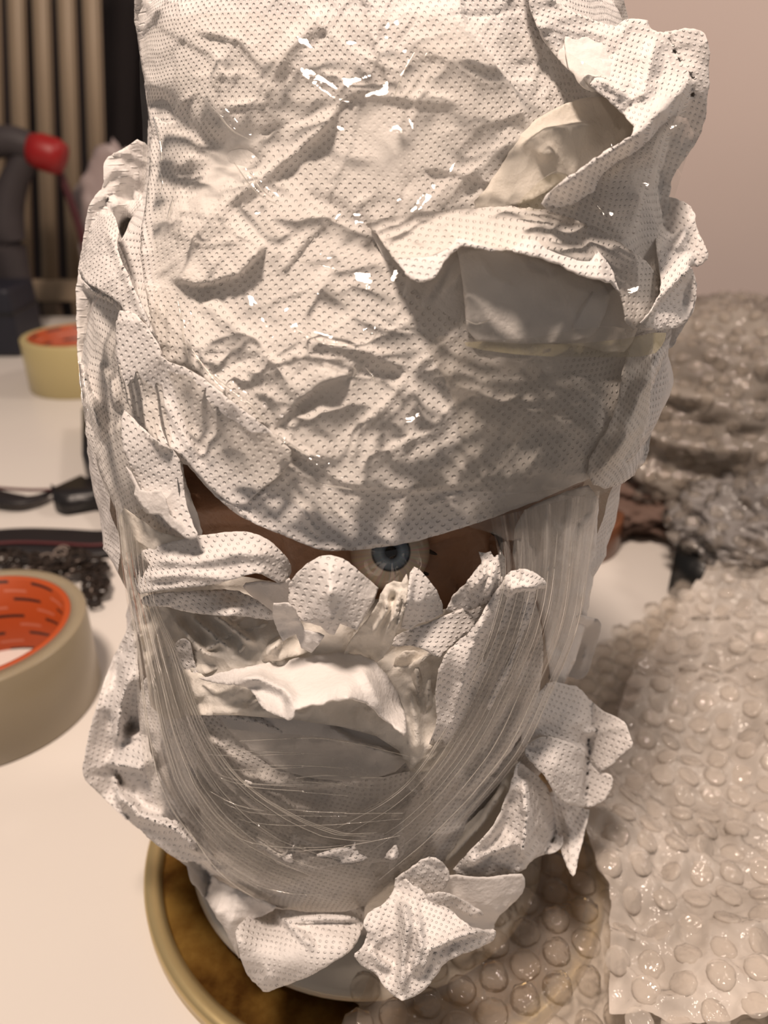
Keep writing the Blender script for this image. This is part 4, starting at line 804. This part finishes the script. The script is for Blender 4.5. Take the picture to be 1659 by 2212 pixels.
# ------------------------------------------------------------------ tape rolls
def core_mat():
    m, nt, out = nmat('orange_printed_core'); L = nt.links.new
    p = N(nt, 'ShaderNodeBsdfPrincipled'); p.inputs['Roughness'].default_value = 0.5
    uvn = N(nt, 'ShaderNodeUVMap'); uvn.uv_map = 'UVMap'
    def dashes(off, rows, scx, thr, wid):
        mp = N(nt, 'ShaderNodeMapping'); mp.inputs['Location'].default_value = off; mp.inputs['Scale'].default_value = (scx, rows, 1); L(uvn.outputs[0], mp.inputs[0])
        sx = N(nt, 'ShaderNodeSeparateXYZ'); L(mp.outputs[0], sx.inputs[0])
        fl = N(nt, 'ShaderNodeMath', operation='FLOOR'); L(sx.outputs[1], fl.inputs[0])
        sh = N(nt, 'ShaderNodeMath', operation='MULTIPLY'); L(fl.outputs[0], sh.inputs[0]); sh.inputs[1].default_value = 0.43
        ax = N(nt, 'ShaderNodeMath', operation='ADD'); L(sx.outputs[0], ax.inputs[0]); L(sh.outputs[0], ax.inputs[1])
        fx = N(nt, 'ShaderNodeMath', operation='FRACT'); L(ax.outputs[0], fx.inputs[0])
        fy = N(nt, 'ShaderNodeMath', operation='FRACT'); L(sx.outputs[1], fy.inputs[0])
        a = N(nt, 'ShaderNodeMath', operation='LESS_THAN'); L(fx.outputs[0], a.inputs[0]); a.inputs[1].default_value = thr
        b = N(nt, 'ShaderNodeMath', operation='LESS_THAN'); L(fy.outputs[0], b.inputs[0]); b.inputs[1].default_value = wid
        c = N(nt, 'ShaderNodeMath', operation='MULTIPLY'); L(a.outputs[0], c.inputs[0]); L(b.outputs[0], c.inputs[1]); return c.outputs[0]
    m1 = N(nt, 'ShaderNodeMix'); m1.data_type = 'RGBA'; m1.inputs[6].default_value = srgb(168, 70, 24); m1.inputs[7].default_value = srgb(180, 104, 80)
    L(dashes((.3, .55, 0), 4.2, 9, .42, .15), m1.inputs[0])
    m2 = N(nt, 'ShaderNodeMix'); m2.data_type = 'RGBA'; L(m1.outputs[2], m2.inputs[6]); m2.inputs[7].default_value = srgb(34, 22, 20)
    L(dashes((0, .05, 0), 4.2, 9, .55, .17), m2.inputs[0]); L(m2.outputs[2], p.inputs['Base Color']); L(p.outputs[0], out.inputs[0])
    return m
M_core = core_mat()
def tape_mat(name, c):
    m, nt, out = nmat(name); L = nt.links.new
    p = N(nt, 'ShaderNodeBsdfPrincipled'); p.inputs['Roughness'].default_value = 0.30; p.inputs['Base Color'].default_value = c
    p.inputs['Subsurface Weight'].default_value = 0.25; p.inputs['Subsurface Radius'].default_value = (.01, .009, .006)
    p.inputs['Subsurface Scale'].default_value = 0.5
    L(p.outputs[0], out.inputs[0]); return m
M_tape = tape_mat('wound_clear_tape', srgb(142, 131, 110)); M_tape2 = tape_mat('wound_clear_tape_warm', srgb(182, 168, 122))
def tape_roll(loc, ro, ri, h, label, mt, tilt=0.0, rz=0.0, core=None, grp=None):
    r = empty('tape_roll', loc, label, 'tape roll', grp, rz)
    v_, f_ = lathe([(ri + .003, 0), (ro - .0006, 0), (ro, .0008), (ro, h - .0008), (ro - .0006, h), (ri + .003, h)], 96, loc); pyo('tape_winding', v_, f_, mt, r)
    n = 96; vs, fs, uv = [], [], []
    prof_ = [(ri, 0), (ri, h), (ri + .0015, h + .0003), (ri + .003, h), (ri + .003, 0)]
    for i in range(n + 1):
        a = 2 * math.pi * i / n
        for k, (q, z) in enumerate(prof_): vs.append((loc[0] + q * math.cos(a), loc[1] + q * math.sin(a), loc[2] + z)); uv.append((i / n, min(z / h, 1.0)))
    for i in range(n):
        for k in range(4): fs.append((i * 5 + k, i * 5 + k + 1, (i + 1) * 5 + k + 1, (i + 1) * 5 + k))
    o = pyo('cardboard_core', vs, fs, core or M_core, r, True, uv)
    if core is None: o['label'] = 'orange core printed with black and pink dashes'
    return r
GT = None
c = at(-62, 1350, z=0.041)
tape_roll((c.x, c.y, 0), 0.0470, 0.0375, 0.041, 'clear packing tape roll at the table edge, its orange printed core open to view', M_tape, grp=None)
c2 = at(165, 722, z=0.050)
tape_roll((c2.x, c2.y, 0), 0.052, 0.042, 0.050, 'farther yellowish tape roll half hidden behind the wrapped bust', M_tape2)
M_cb = plain('brown_core', srgb(120, 80, 54), .7)
c3 = at(1218, 1165, z=0.0)
tape_roll((c3.x, c3.y, 0), 0.034, 0.027, 0.022, 'brown-orange tape roll lying behind the bust, next to the bubble wrap', tape_mat('brown_tape', srgb(112, 72, 50)), core=M_cb)

# ------------------------------------------------------------------ slatted rack, dark sheet, far left
M_slat = plain('cream_slats', srgb(158, 140, 118), 0.55, var=.05, vscale=12)  # slat tone set darker to carry the dim light of that corner
M_dark = plain('dark_matte', srgb(44, 36, 36), .9, var=.1, vscale=15)
YR = 1.12
def pt(u, v, y): return at(u, v, y=y)
rack = empty('slatted_rack', (pt(60, 650, YR).x, YR, -0.74), 'tall cream slatted rack standing behind the table', 'rack')
for i in range(-3, 3):
    a = pt(35 + 54 * i + 54, 0, YR); b = pt(107 + 55 * i, 600, YR)
    hw = 0.0104
    top = Vector((a.x, YR, a.z)) + (Vector((a.x, YR, a.z)) - Vector((b.x, YR, b.z))) * .5
    bot = Vector((b.x, YR, b.z - .01))
    v_ = []
    for q in (bot, top):
        for dx, dy in ((-1, -1), (1, -1), (1, 1), (-1, 1)): v_.append((q.x + dx * hw, q.y + dy * .006, q.z))
    bm = bmesh.new(); vv = [bm.verts.new(x) for x in v_]
    for f in ((0, 3, 2, 1), (4, 5, 6, 7), (0, 1, 5, 4), (1, 2, 6, 5), (2, 3, 7, 6), (3, 0, 4, 7)): bm.faces.new([vv[k] for k in f])
    bmesh.ops.bevel(bm, geom=list(bm.edges), offset=.002, segments=2, affect='EDGES')
    bmo('slat', bm, M_slat, rack)
zc = pt(100, 610, YR).z
bm = bmesh.new(); box(bm, pt(-190, 600, YR).x, pt(178, 600, YR).x, YR - .008, YR + .008, zc - .026, zc + .004, .002); bmo('crossbar', bm, M_slat, rack)
for xx in (pt(-180, 600, YR).x, pt(165, 600, YR).x, pt(20, 600, YR).x, pt(100, 600, YR).x):
    bm = bmesh.new(); box(bm, xx - .012, xx + .012, YR - .007, YR + .007, -0.75, zc - .02, .002); bmo('leg', bm, plain('rack_leg', srgb(110, 94, 78), .6), rack)
# dark rippled sheet behind the rack, narrower towards the bottom
a0 = pt(-500, -60, 1.36); n = 60; vs, fs = [], []
for j in range(2):
    for i in range(n):
        t = i / (n - 1); u0 = (-700 + t * (700 + (300 if j == 0 else 190))); v0 = -900 if j == 0 else 300
        u0 = -700 + t * (700 + (520 if j == 0 else 185))
        p = pt(u0, -700 if j == 0 else 330, 1.38); vs.append((p.x, 1.40 + .012 * math.sin(i * 1.3), p.z if j == 0 else -0.74))
fs = [(i, i + 1, n + i + 1, n + i) for i in range(n - 1)]
o = pyo('dark_sheet', vs, fs, M_dark); md = o.modifiers.new('thickness', 'SOLIDIFY'); md.thickness = .004
tag(o, 'dark rippled sheet in front of the wall behind the slatted rack', 'cloth')

# dark curved handle with a red collar, standing on the table behind
YH = 0.955
M_pad = plain('dark_grey_rubber', srgb(60, 54, 56), .6, var=.08); M_red = plain('red_plastic', srgb(150, 16, 18), .45)
hb = pt(52, 700, YH)
handle = empty('hose_handle', (hb.x, YH, 0.0), 'dark grey curved hose with a red collar arching above the far tape roll', 'hose')
v_, f_ = tube(smooth_path([pt(-160, 560, YH), pt(-120, 400, YH), pt(-50, 325, YH), pt(20, 305, YH), pt(72, 322, YH)], 6), 0.0165, 16); pyo('hose_arch', v_, f_, M_pad, handle)
pth = smooth_path([pt(62, 330, YH), pt(28, 400, YH), pt(14, 480, YH), pt(26, 580, YH), pt(44, 660, YH), Vector((pt(52, 700, YH).x, YH, 0.004))], 6)
v_, f_ = tube(pth, [0.012 + 0.008 * min(1, i / 12) for i in range(len(pth))], 14); pyo('hose_leg', v_, f_, M_pad, handle)
v_, f_ = tube([pt(66, 322, YH - .01), pt(90, 328, YH - .01), pt(120, 338, YH - .01), pt(136, 345, YH - .01)], [0.0165, .0195, .0195, .0165], 20); o = pyo('collar', v_, f_, M_red, handle); o['label'] = 'red plastic collar'
v_, f_ = tube(smooth_path([pt(122, 355, YH), pt(140, 400, YH), pt(165, 470, YH), pt(190, 560, YH), Vector((pt(205, 640, YH).x, YH + .02, 0.004))], 6), 0.0045, 10); o = pyo('tube', v_, f_, plain('maroon_tube', srgb(70, 24, 30), .5), handle)

# dark navy case beside the far roll
c = at(4, 772, z=0.0)
case = empty('navy_case', (c.x - .03, c.y + .03, 0), 'dark navy case on the table edge beside the far tape roll', 'case')
bm = bmesh.new(); box(bm, c.x - .10, c.x + .022, c.y, c.y + .07, 0.0005, .075, .006); bmo('case_body', bm, plain('navy_plastic', srgb(26, 28, 40), .5), case)
bm = bmesh.new(); box(bm, c.x - .101, c.x + .023, c.y - .001, c.y + .071, .046, .050, .001); bmo('case_seam', bm, plain('case_black', srgb(14, 14, 18), .4), case)

# white translucent bag behind the roll
def crumple_blob(name, cen, sx, sy, sz, mat, parent=None, seed=0.0, amp=.25, n=5, freq=1.0):
    bm = bmesh.new(); bmesh.ops.create_icosphere(bm, subdivisions=n, radius=1.0)
    for v in bm.verts:
        p = v.co.copy(); q = p * 1.7 * freq
        d = 1 + amp * ((1 - 2 * abs(noise.noise(q + Vector((seed, 0, 0))))) * .6 + (1 - 2 * abs(noise.noise(q * 2.7 + Vector((seed, 3, 0))))) * .3 + noise.voronoi(q * 2 + Vector((seed, 0, 5)))[0][0] * .5 - .4)
        v.co = Vector((p.x * sx * d, p.y * sy * d, max(p.z * sz * d, .0012 - cen[2]))) + Vector(cen)
    return bmo(name, bm, mat, parent)
M_bag = plain('white_plastic_bag', srgb(176, 160, 158), .35, var=.12, vscale=20)
p = pt(225, 430, 0.97); 
o = crumple_blob('plastic_bag', (p.x + .012, 1.02, .085), .070, .022, .115, M_bag, seed=3.1); tag(o, 'crumpled whitish plastic bag behind the bust and red collar', 'bag')

# ------------------------------------------------------------------ black cables and plugs
M_blk = plain('black_plastic', srgb(24, 22, 24), .42, var=.02); M_blk2 = plain('black_rubber_flat', srgb(28, 24, 26), .5)
M_maroon = plain('maroon_thread', srgb(84, 30, 34), .6)
c = at(228, 1040, z=0.0)
adp = empty('power_adapter', (c.x, c.y, 0), 'black rounded adapter with a plug, half behind the wrapped bust', 'adapter')
def px_poly(pts, z0, z1, mat, name, parent, bev=.002):
    bm = bmesh.new(); P = [at(u, v, z=z1) for u, v in pts]
    lo = [bm.verts.new((p.x, p.y, z0)) for p in P]; hi = [bm.verts.new((p.x, p.y, z1)) for p in P]; k = len(P)
    bm.faces.new(lo); bm.faces.new(hi[::-1])
    for i in range(k): bm.faces.new((lo[i], hi[i], hi[(i + 1) % k], lo[(i + 1) % k]))
    bmesh.ops.recalc_face_normals(bm, faces=bm.faces); bmesh.ops.bevel(bm, geom=list(bm.edges), offset=bev, segments=2, affect='EDGES')
    return bmo(name, bm, mat, parent)
px_poly([(176, 875), (260, 870), (330, 880), (330, 1060), (250, 1020), (205, 1005), (176, 978)], .0005, .022, M_blk, 'adapter_body', adp)
px_poly([(108, 1040), (120, 1048), (178, 1022), (186, 1030), (215, 1024), (330, 1030), (330, 1120), (262, 1122), (236, 1100), (205, 1064), (160, 1072), (132, 1076), (112, 1068)], .0005, .014, M_blk, 'plug', adp, .0015)
fl = smooth_path([at(-160, 1040, z=.004), at(-60, 1062, z=.005), at(30, 1080, z=.007), at(80, 1076, z=.006), at(118, 1058, z=.006)], 6)
n = len(fl); v_, f_ = tube(fl, [0.0105 - 0.0085 * (i / (n - 1)) ** 1.5 for i in range(n)], 12, flat=.35); pyo('flat_lead', v_, f_, M_blk2, adp)
fl = smooth_path([at(-160, 1030, z=.008), at(-40, 1050, z=.009), at(50, 1058, z=.009), at(112, 1058, z=.008)], 6); v_, f_ = tube(fl, .0011, 8); pyo('piping', v_, f_, M_maroon, adp)
st = empty('black_strap', tuple(at(60, 1170, z=0.0)), 'flat black strap with a dark red line running behind the near tape roll', 'strap')
mid = [(-200, 1196), (-60, 1176), (30, 1168), (120, 1170), (200, 1174), (260, 1166), (380, 1140), (480, 1110)]
fl = smooth_path([at(u, v, z=.003) for u, v in mid], 6); v_, f_ = tube(fl, .0165, 14, flat=.16); pyo('strap_band', v_, f_, M_blk2, st)
fl = smooth_path([at(u, v + 4, z=.0062) for u, v in mid], 6); v_, f_ = tube(fl, .0011, 8); pyo('red_line', v_, f_, M_maroon, st)

# dark crumpled lace of chain beside the near roll
lace = empty('dark_chain', tuple(at(120, 1240, z=0.0)), 'tangled dark chain heaped on the table behind the near tape roll', 'chain')
M_chain = plain('tarnished_metal', srgb(70, 60, 54), .4, metal=.6, var=.15); M_chain2 = plain('dark_bead', srgb(36, 30, 28), .35)
rs = random.Random(4)
tor = bmesh.new()
NR, NS = 14, 6
ring = [[tor.verts.new(((.0034 + .0009 * math.cos(2 * math.pi * j / NS)) * math.cos(2 * math.pi * i / NR), (.0024 + .0009 * math.cos(2 * math.pi * j / NS)) * math.sin(2 * math.pi * i / NR), .0009 * math.sin(2 * math.pi * j / NS))) for j in range(NS)] for i in range(NR)]
for i in range(NR):
    for j in range(NS): tor.faces.new((ring[i][j], ring[(i + 1) % NR][j], ring[(i + 1) % NR][(j + 1) % NS], ring[i][(j + 1) % NS]))
tme = bpy.data.meshes.new('link'); tor.to_mesh(tme); tor.free(); tme.materials.append(M_chain)
tme2 = tme.copy(); tme2.materials.clear(); tme2.materials.append(M_chain2)
path = smooth_path([at(-60, 1215, z=.006), at(20, 1200, z=.008), at(90, 1215, z=.006), at(150, 1198, z=.008), at(205, 1225, z=.006), at(150, 1240, z=.006), at(80, 1232, z=.01), at(10, 1240, z=.01), at(-40, 1228, z=.01), at(40, 1215, z=.012), at(120, 1228, z=.011), at(180, 1212, z=.01), at(225, 1232, z=.004), at(190, 1252, z=.004), at(222, 1262, z=.004), at(214, 1288, z=.004), at(192, 1270, z=.004), at(202, 1300, z=.004)], 11)
for i, p in enumerate(path[:190]):
    q = path[min(i + 1, len(path) - 1)]; d = (q - p); a = math.atan2(d.y, d.x)
    o = bpy.data.objects.new('link', tme if i % 3 else tme2); COL.objects.link(o); o.parent = lace; o.matrix_parent_inverse = Matrix.Translation(lace.location).inverted()
    o.location = p + Vector((rs.uniform(-.002, .002), rs.uniform(-.002, .002), rs.uniform(-.001, .002) + .001)); o.rotation_euler = (rs.uniform(.2, 1.4) if i % 2 else rs.uniform(-.4, .4), 0, a)

# ------------------------------------------------------------------ black box, brown folds right
c = at(1500, 1250, z=0.0)
bb = empty('black_box', (c.x, c.y, 0), 'small black box poking out from under the bubble wrap heap', 'box')
px_poly([(1462, 1172), (1500, 1165), (1580, 1180), (1590, 1230), (1540, 1235), (1500, 1215), (1458, 1198)], .0005, .026, plain('black_box_plastic', srgb(10, 11, 12), .35), 'box_body', bb, .001)
px_poly([(1520, 1165), (1552, 1172), (1548, 1182), (1524, 1178)], .0262, .030, plain('black_knob_plastic', srgb(14, 15, 16), .3), 'box_catch', bb, .0005)

def film_sheet(name, poly, mat, hfun, step, parent=None, thick=.0):
    U, V, F = mesh2d(poly, step, 2.0, 3.3, 1); P = np.array([at(u, v, z=0.0) for u, v in zip(U, V)])
    P[:, 2] = [hfun(p[0], p[1]) for p in P]; return P, [f[::-1] for f in F]

# bubble wrap material
def bub_mat(name, milky, tint=(.80, .73, .66), rough=.16, transp=.45, fr=1.5):
    m, nt, out = nmat(name); L = nt.links.new
    tr = N(nt, 'ShaderNodeBsdfTransparent'); tr.inputs[0].default_value = (.94, .92, .89, 1)
    di = N(nt, 'ShaderNodeBsdfDiffuse'); di.inputs[0].default_value = tint + (1,)
    tl = N(nt, 'ShaderNodeBsdfTranslucent'); tl.inputs[0].default_value = tint + (1,)
    g = N(nt, 'ShaderNodeBsdfGlossy'); g.inputs['Roughness'].default_value = rough
    dm = N(nt, 'ShaderNodeMixShader'); dm.inputs[0].default_value = .45; L(di.outputs[0], dm.inputs[1]); L(tl.outputs[0], dm.inputs[2])
    tc = N(nt, 'ShaderNodeTexCoord'); no = N(nt, 'ShaderNodeTexNoise', Scale=28.0, Detail=4.0); L(tc.outputs['Object'], no.inputs['Vector'])
    r = N(nt, 'ShaderNodeMapRange'); L(no.outputs['Fac'], r.inputs[0]); r.inputs[1].default_value = .35; r.inputs[2].default_value = .65; r.inputs[3].default_value = milky * .7; r.inputs[4].default_value = min(1, milky * 1.3)
    m1 = N(nt, 'ShaderNodeMixShader'); L(r.outputs[0], m1.inputs[0]); L(tr.outputs[0], m1.inputs[1]); L(dm.outputs[0], m1.inputs[2])
    fz = N(nt, 'ShaderNodeFresnel'); fz.inputs[0].default_value = fr
    b = N(nt, 'ShaderNodeBump'); n2 = N(nt, 'ShaderNodeTexNoise', Scale=260.0, Detail=2.0); L(tc.outputs['Object'], n2.inputs['Vector']); L(n2.outputs['Fac'], b.inputs['Height']); b.inputs['Distance'].default_value = .0016; b.inputs['Strength'].default_value = 1
    L(b.outputs[0], g.inputs['Normal']); L(b.outputs[0], fz.inputs['Normal'])
    m2 = N(nt, 'ShaderNodeMixShader'); L(fz.outputs[0], m2.inputs[0]); L(m1.outputs[0], m2.inputs[1]); L(g.outputs[0], m2.inputs[2]); L(m2.outputs[0], out.inputs[0])
    return m
M_bw = bub_mat('bubble_wrap_sheet', .30, fr=1.3); M_bub = bub_mat('bubble_dome', .16, rough=.06, fr=1.3); M_bwpile = bub_mat('bubble_wrap_layers', .72, tint=(.86, .80, .74), rough=.15, fr=1.35)
M_rim = bub_mat('bubble_weld', .45)

def dome(r, h, n=16):
    vs, fs = [], []; pr = [(1.0, 0), (.97, .35), (.88, .66), (.70, .88), (.40, .98)]
    for (a, b) in pr:
        for i in range(n): t = 2 * math.pi * i / n; vs.append((r * a * math.cos(t), r * a * math.sin(t), h * b))
    vs.append((0, 0, h))
    for k in range(len(pr) - 1):
        for i in range(n): j = (i + 1) % n; fs.append((k * n + i, k * n + j, (k + 1) * n + j, (k + 1) * n + i))
    for i in range(n): fs.append(((len(pr) - 1) * n + i, (len(pr) - 1) * n + (i + 1) % n, len(vs) - 1))
    return vs, fs
def bubbles_on(parent, sites, normf, mat, r=.0045, h=.0036, limit=280, seedv=1):
    """sites: list of (x, y, z); nearest ones are objects, the rest one piece"""
    rr = random.Random(seedv); sites = sorted(sites, key=lambda p: (p[0] - 0) ** 2 + (p[1]) ** 2 + (p[2] - CAM_Z) ** 2)
    variants = []
    for k in range(4):
        v_, f_ = dome(r * (1, .96, 1.03, .98)[k], h * (1, .7, .5, .9)[k], 14)
        v_ = [(x * (1 + .06 * math.sin(k + 3 * y / r)), y, z * (1 + .25 * math.sin(9 * x / r + k))) for x, y, z in v_]
        me = bpy.data.meshes.new('bubble'); me.from_pydata(v_, [], f_); me.materials.append(mat); me.polygons.foreach_set('use_smooth', [True] * len(f_)); variants.append((me, v_, f_))
    V, F = [], []
    for i, p in enumerate(sites):
        nrm = Vector(normf(*p)).normalized(); q = nrm.to_track_quat('Z', 'Y'); k = rr.randrange(4)
        if i < limit:
            o = bpy.data.objects.new('bubble', variants[k][0]); COL.objects.link(o); o.parent = parent
            o.matrix_parent_inverse = Matrix.LocRotScale(parent.location, parent.rotation_euler, None).inverted(); o.location = p; o.rotation_euler = q.to_euler()
        else:
            b = len(V); M = Matrix.Translation(p) @ q.to_matrix().to_4x4()
            V += [M @ Vector(v) for v in variants[k][1]]; F += [tuple(b + t for t in f) for f in variants[k][2]]
    if V:
        o = pyo('small_bubbles', V, F, mat, parent); o['kind'] = 'stuff'

def ter(x, y, s):
    return (1 - 2 * abs(noise.noise((x * 9, y * 9, s)))) * .5 + (1 - 2 * abs(noise.noise((x * 22, y * 22, s + 2)))) * .3 + noise.noise((x * 50, y * 50, s + 5)) * .15
def sstep(a, b, x): t = min(1, max(0, (x - a) / (b - a))); return t * t * (3 - 2 * t)

def wrap_layer(name, poly, hf, mat, step=11, parent=None):
    P, F = film_sheet(name, poly, mat, hf, step); return pyo(name, P, F, mat, parent), P

# near sheet spread over the table and the tray at lower right
bw = empty('bubble_wrap', tuple(at(1420, 1800, z=0.0)), 'wide sheet of clear bubble wrap spread over the table beside the bust', 'bubble wrap')
def h1(x, y):
    tray_d = math.hypot(x + .003, y - .195); lift = .0075 * (1 - sstep(.080, .095, tray_d))
    return .0012 + lift + max(0, ter(x, y, 1.0) + .25) * (.003 + .009 * sstep(.07, .18, x)) + .012 * sstep(.13, .26, x)
poly1 = [(775, 2330), (770, 2235), (800, 2160), (835, 2085), (880, 2040), (960, 1985), (1040, 1920), (1090, 1850), (1160, 1700), (1190, 1560), (1220, 1450), (1290, 1415), (1400, 1350), (1450, 1305), (1500, 1260), (1620, 1240), (1800, 1240), (1950, 1500), (1950, 2330)]
_, P1 = wrap_layer('film_sheet', poly1, h1, M_bw, 12, bw)
def norm_of(hf): return lambda x, y, z: (-(hf(x + .002, y) - hf(x - .002, y)) / .004, -(hf(x, y + .002) - hf(x, y - .002)) / .004, 1.0)
def sites_in(poly, hf, sp=.0105, ang=.35, rot=0.0, off=.0003):
    P = [at(u, v, z=0.0) for u, v in poly]; X = [p.x for p in P]; Y = [p.y for p in P]; out = []
    xs = np.arange(-.5, .6, sp); ys = np.arange(-.5, .9, sp * .866); c, s = math.cos(ang), math.sin(ang)
    A, B = [], []
    for j, y in enumerate(ys):
        for x in xs: xx = x + (j % 2) * sp / 2; A.append(xx * c - y * s); B.append(xx * s + y * c)
    A, B = np.array(A), np.array(B); m = inside(A, B, list(zip(X, Y)))
    return [(a, b, hf(a, b) + off) for a, b in zip(A[m], B[m])]
S1 = sites_in(poly1, h1)
bubbles_on(bw, [s for s in S1 if s[1] < .62 and s[1] > .07], norm_of(h1), M_bub, limit=290, seedv=2)

# second, crumpled ply lying on it (away from the bust)
bw2 = empty('bubble_wrap', tuple(at(1500, 1900, z=0.0)), 'milky crumpled second ply of bubble wrap lying over the wide sheet', 'bubble wrap')
def h2(x, y):
    return h1(x, y) + .007 + max(0, ter(x * 1.3, y * 1.3, 7.0) + .4) * .014 + (1 - 2 * abs(noise.noise((x * 85, y * 85, 2)))) * .0032 + (1 - 2 * abs(noise.noise((x * 190, y * 190, 6)))) * .0012 + .012 * sstep(.15, .28, x)
poly2 = [(1300, 2330), (1290, 2120), (1295, 2060), (1270, 2000), (1215, 1900), (1235, 1800), (1300, 1700), (1340, 1560), (1450, 1400), (1520, 1330), (1640, 1290), (1800, 1300), (1950, 1500), (1950, 2330)]
_, P2 = wrap_layer('film_sheet', poly2, h2, M_bwpile, 6.5, bw2)
S2 = sites_in(poly2, h2, .0100, 1.1)
M_bub2 = bub_mat('bubble_dome_milky', .50, tint=(.86, .80, .74), rough=.05, fr=1.45)
bubbles_on(bw2, [s for s in S2 if s[1] < .60 and s[1] > .07], norm_of(h2), M_bub2, r=.0040, h=.0013, limit=280, seedv=5)

# heap of bubble wrap behind at right
def heap(name, cen, sx, sy, sz, label, mat, seed, nb=600, limit=60, amp=.35, freq=1.3):
    e = empty(name, (cen[0], cen[1], 0), label, 'bubble wrap')
    bm = bmesh.new(); bmesh.ops.create_icosphere(bm, subdivisions=6, radius=1.0)
    for v in bm.verts:
        p = v.co.copy(); q = Vector((p.x, p.y, p.z * 2.2)) * 1.6 * freq
        d = 1 + amp * ((1 - 2 * abs(noise.noise(q + Vector((seed, 0, 0))))) * .55 + (1 - 2 * abs(noise.noise(q * 2.9 + Vector((seed, 3, 0))))) * .3 + (1 - 2 * abs(noise.noise(q * 6.5 + Vector((seed, 3, 4))))) * .10 - .25)
        z = cen[2] + p.z * sz * d; v.co = Vector((cen[0] + p.x * sx * d, cen[1] + p.y * sy * d, max(z, .0015)))
    bm.normal_update(); rr = random.Random(int(seed * 10)); bm.verts.ensure_lookup_table()
    cand = [v for v in bm.verts if v.normal.dot(Vector((-cen[0], -cen[1], .25 - cen[2])).normalized()) > -.1 and v.co.z > .004]
    rr.shuffle(cand); chosen = []; grid = {}
    for v in cand:
        key = tuple(int(c_ // .0085) for c_ in v.co)
        if any(((grid.get((key[0] + a, key[1] + b, key[2] + c_)) or v.co + Vector((1, 1, 1))) - v.co).length < .0085 for a in (-1, 0, 1) for b in (-1, 0, 1) for c_ in (-1, 0, 1)): continue
        grid[key] = v.co.copy(); chosen.append((tuple(v.co), v.normal.copy()))
        if len(chosen) >= nb: break
    bmo('film_layers', bm, mat, e)
    nm = {c_[0]: c_[1] for c_ in chosen}
    bubbles_on(e, [c_[0] for c_ in chosen], lambda x, y, z: nm[(x, y, z)], M_bub, r=.0042, h=.0026, limit=limit, seedv=int(seed))
    return e
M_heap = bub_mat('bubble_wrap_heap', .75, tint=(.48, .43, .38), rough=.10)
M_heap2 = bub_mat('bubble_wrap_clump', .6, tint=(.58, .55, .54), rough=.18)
p = pt(1600, 930, .50)
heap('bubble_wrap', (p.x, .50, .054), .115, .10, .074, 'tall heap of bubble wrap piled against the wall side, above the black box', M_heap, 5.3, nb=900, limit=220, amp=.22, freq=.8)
p = pt(1440, 1090, .56)
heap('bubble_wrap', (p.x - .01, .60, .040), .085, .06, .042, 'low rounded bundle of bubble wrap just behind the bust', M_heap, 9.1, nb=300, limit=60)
p = pt(1640, 1330, .36)
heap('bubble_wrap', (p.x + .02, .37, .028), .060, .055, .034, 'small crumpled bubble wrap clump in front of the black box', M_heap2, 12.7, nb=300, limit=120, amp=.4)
# brown parcel paper, folded, under the low bundle
o = crumple_blob('brown_paper', (at(1380, 1160, z=0.0).x, at(1380, 1160, z=0.0).y + .03, .014), .060, .035, .017, plain('brown_kraft', srgb(112, 90, 80), .8, var=.1, vscale=30), seed=6.6, amp=.45, freq=1.5)
tag(o, 'folded brown wrapping paper under the low bubble wrap bundle', 'paper')
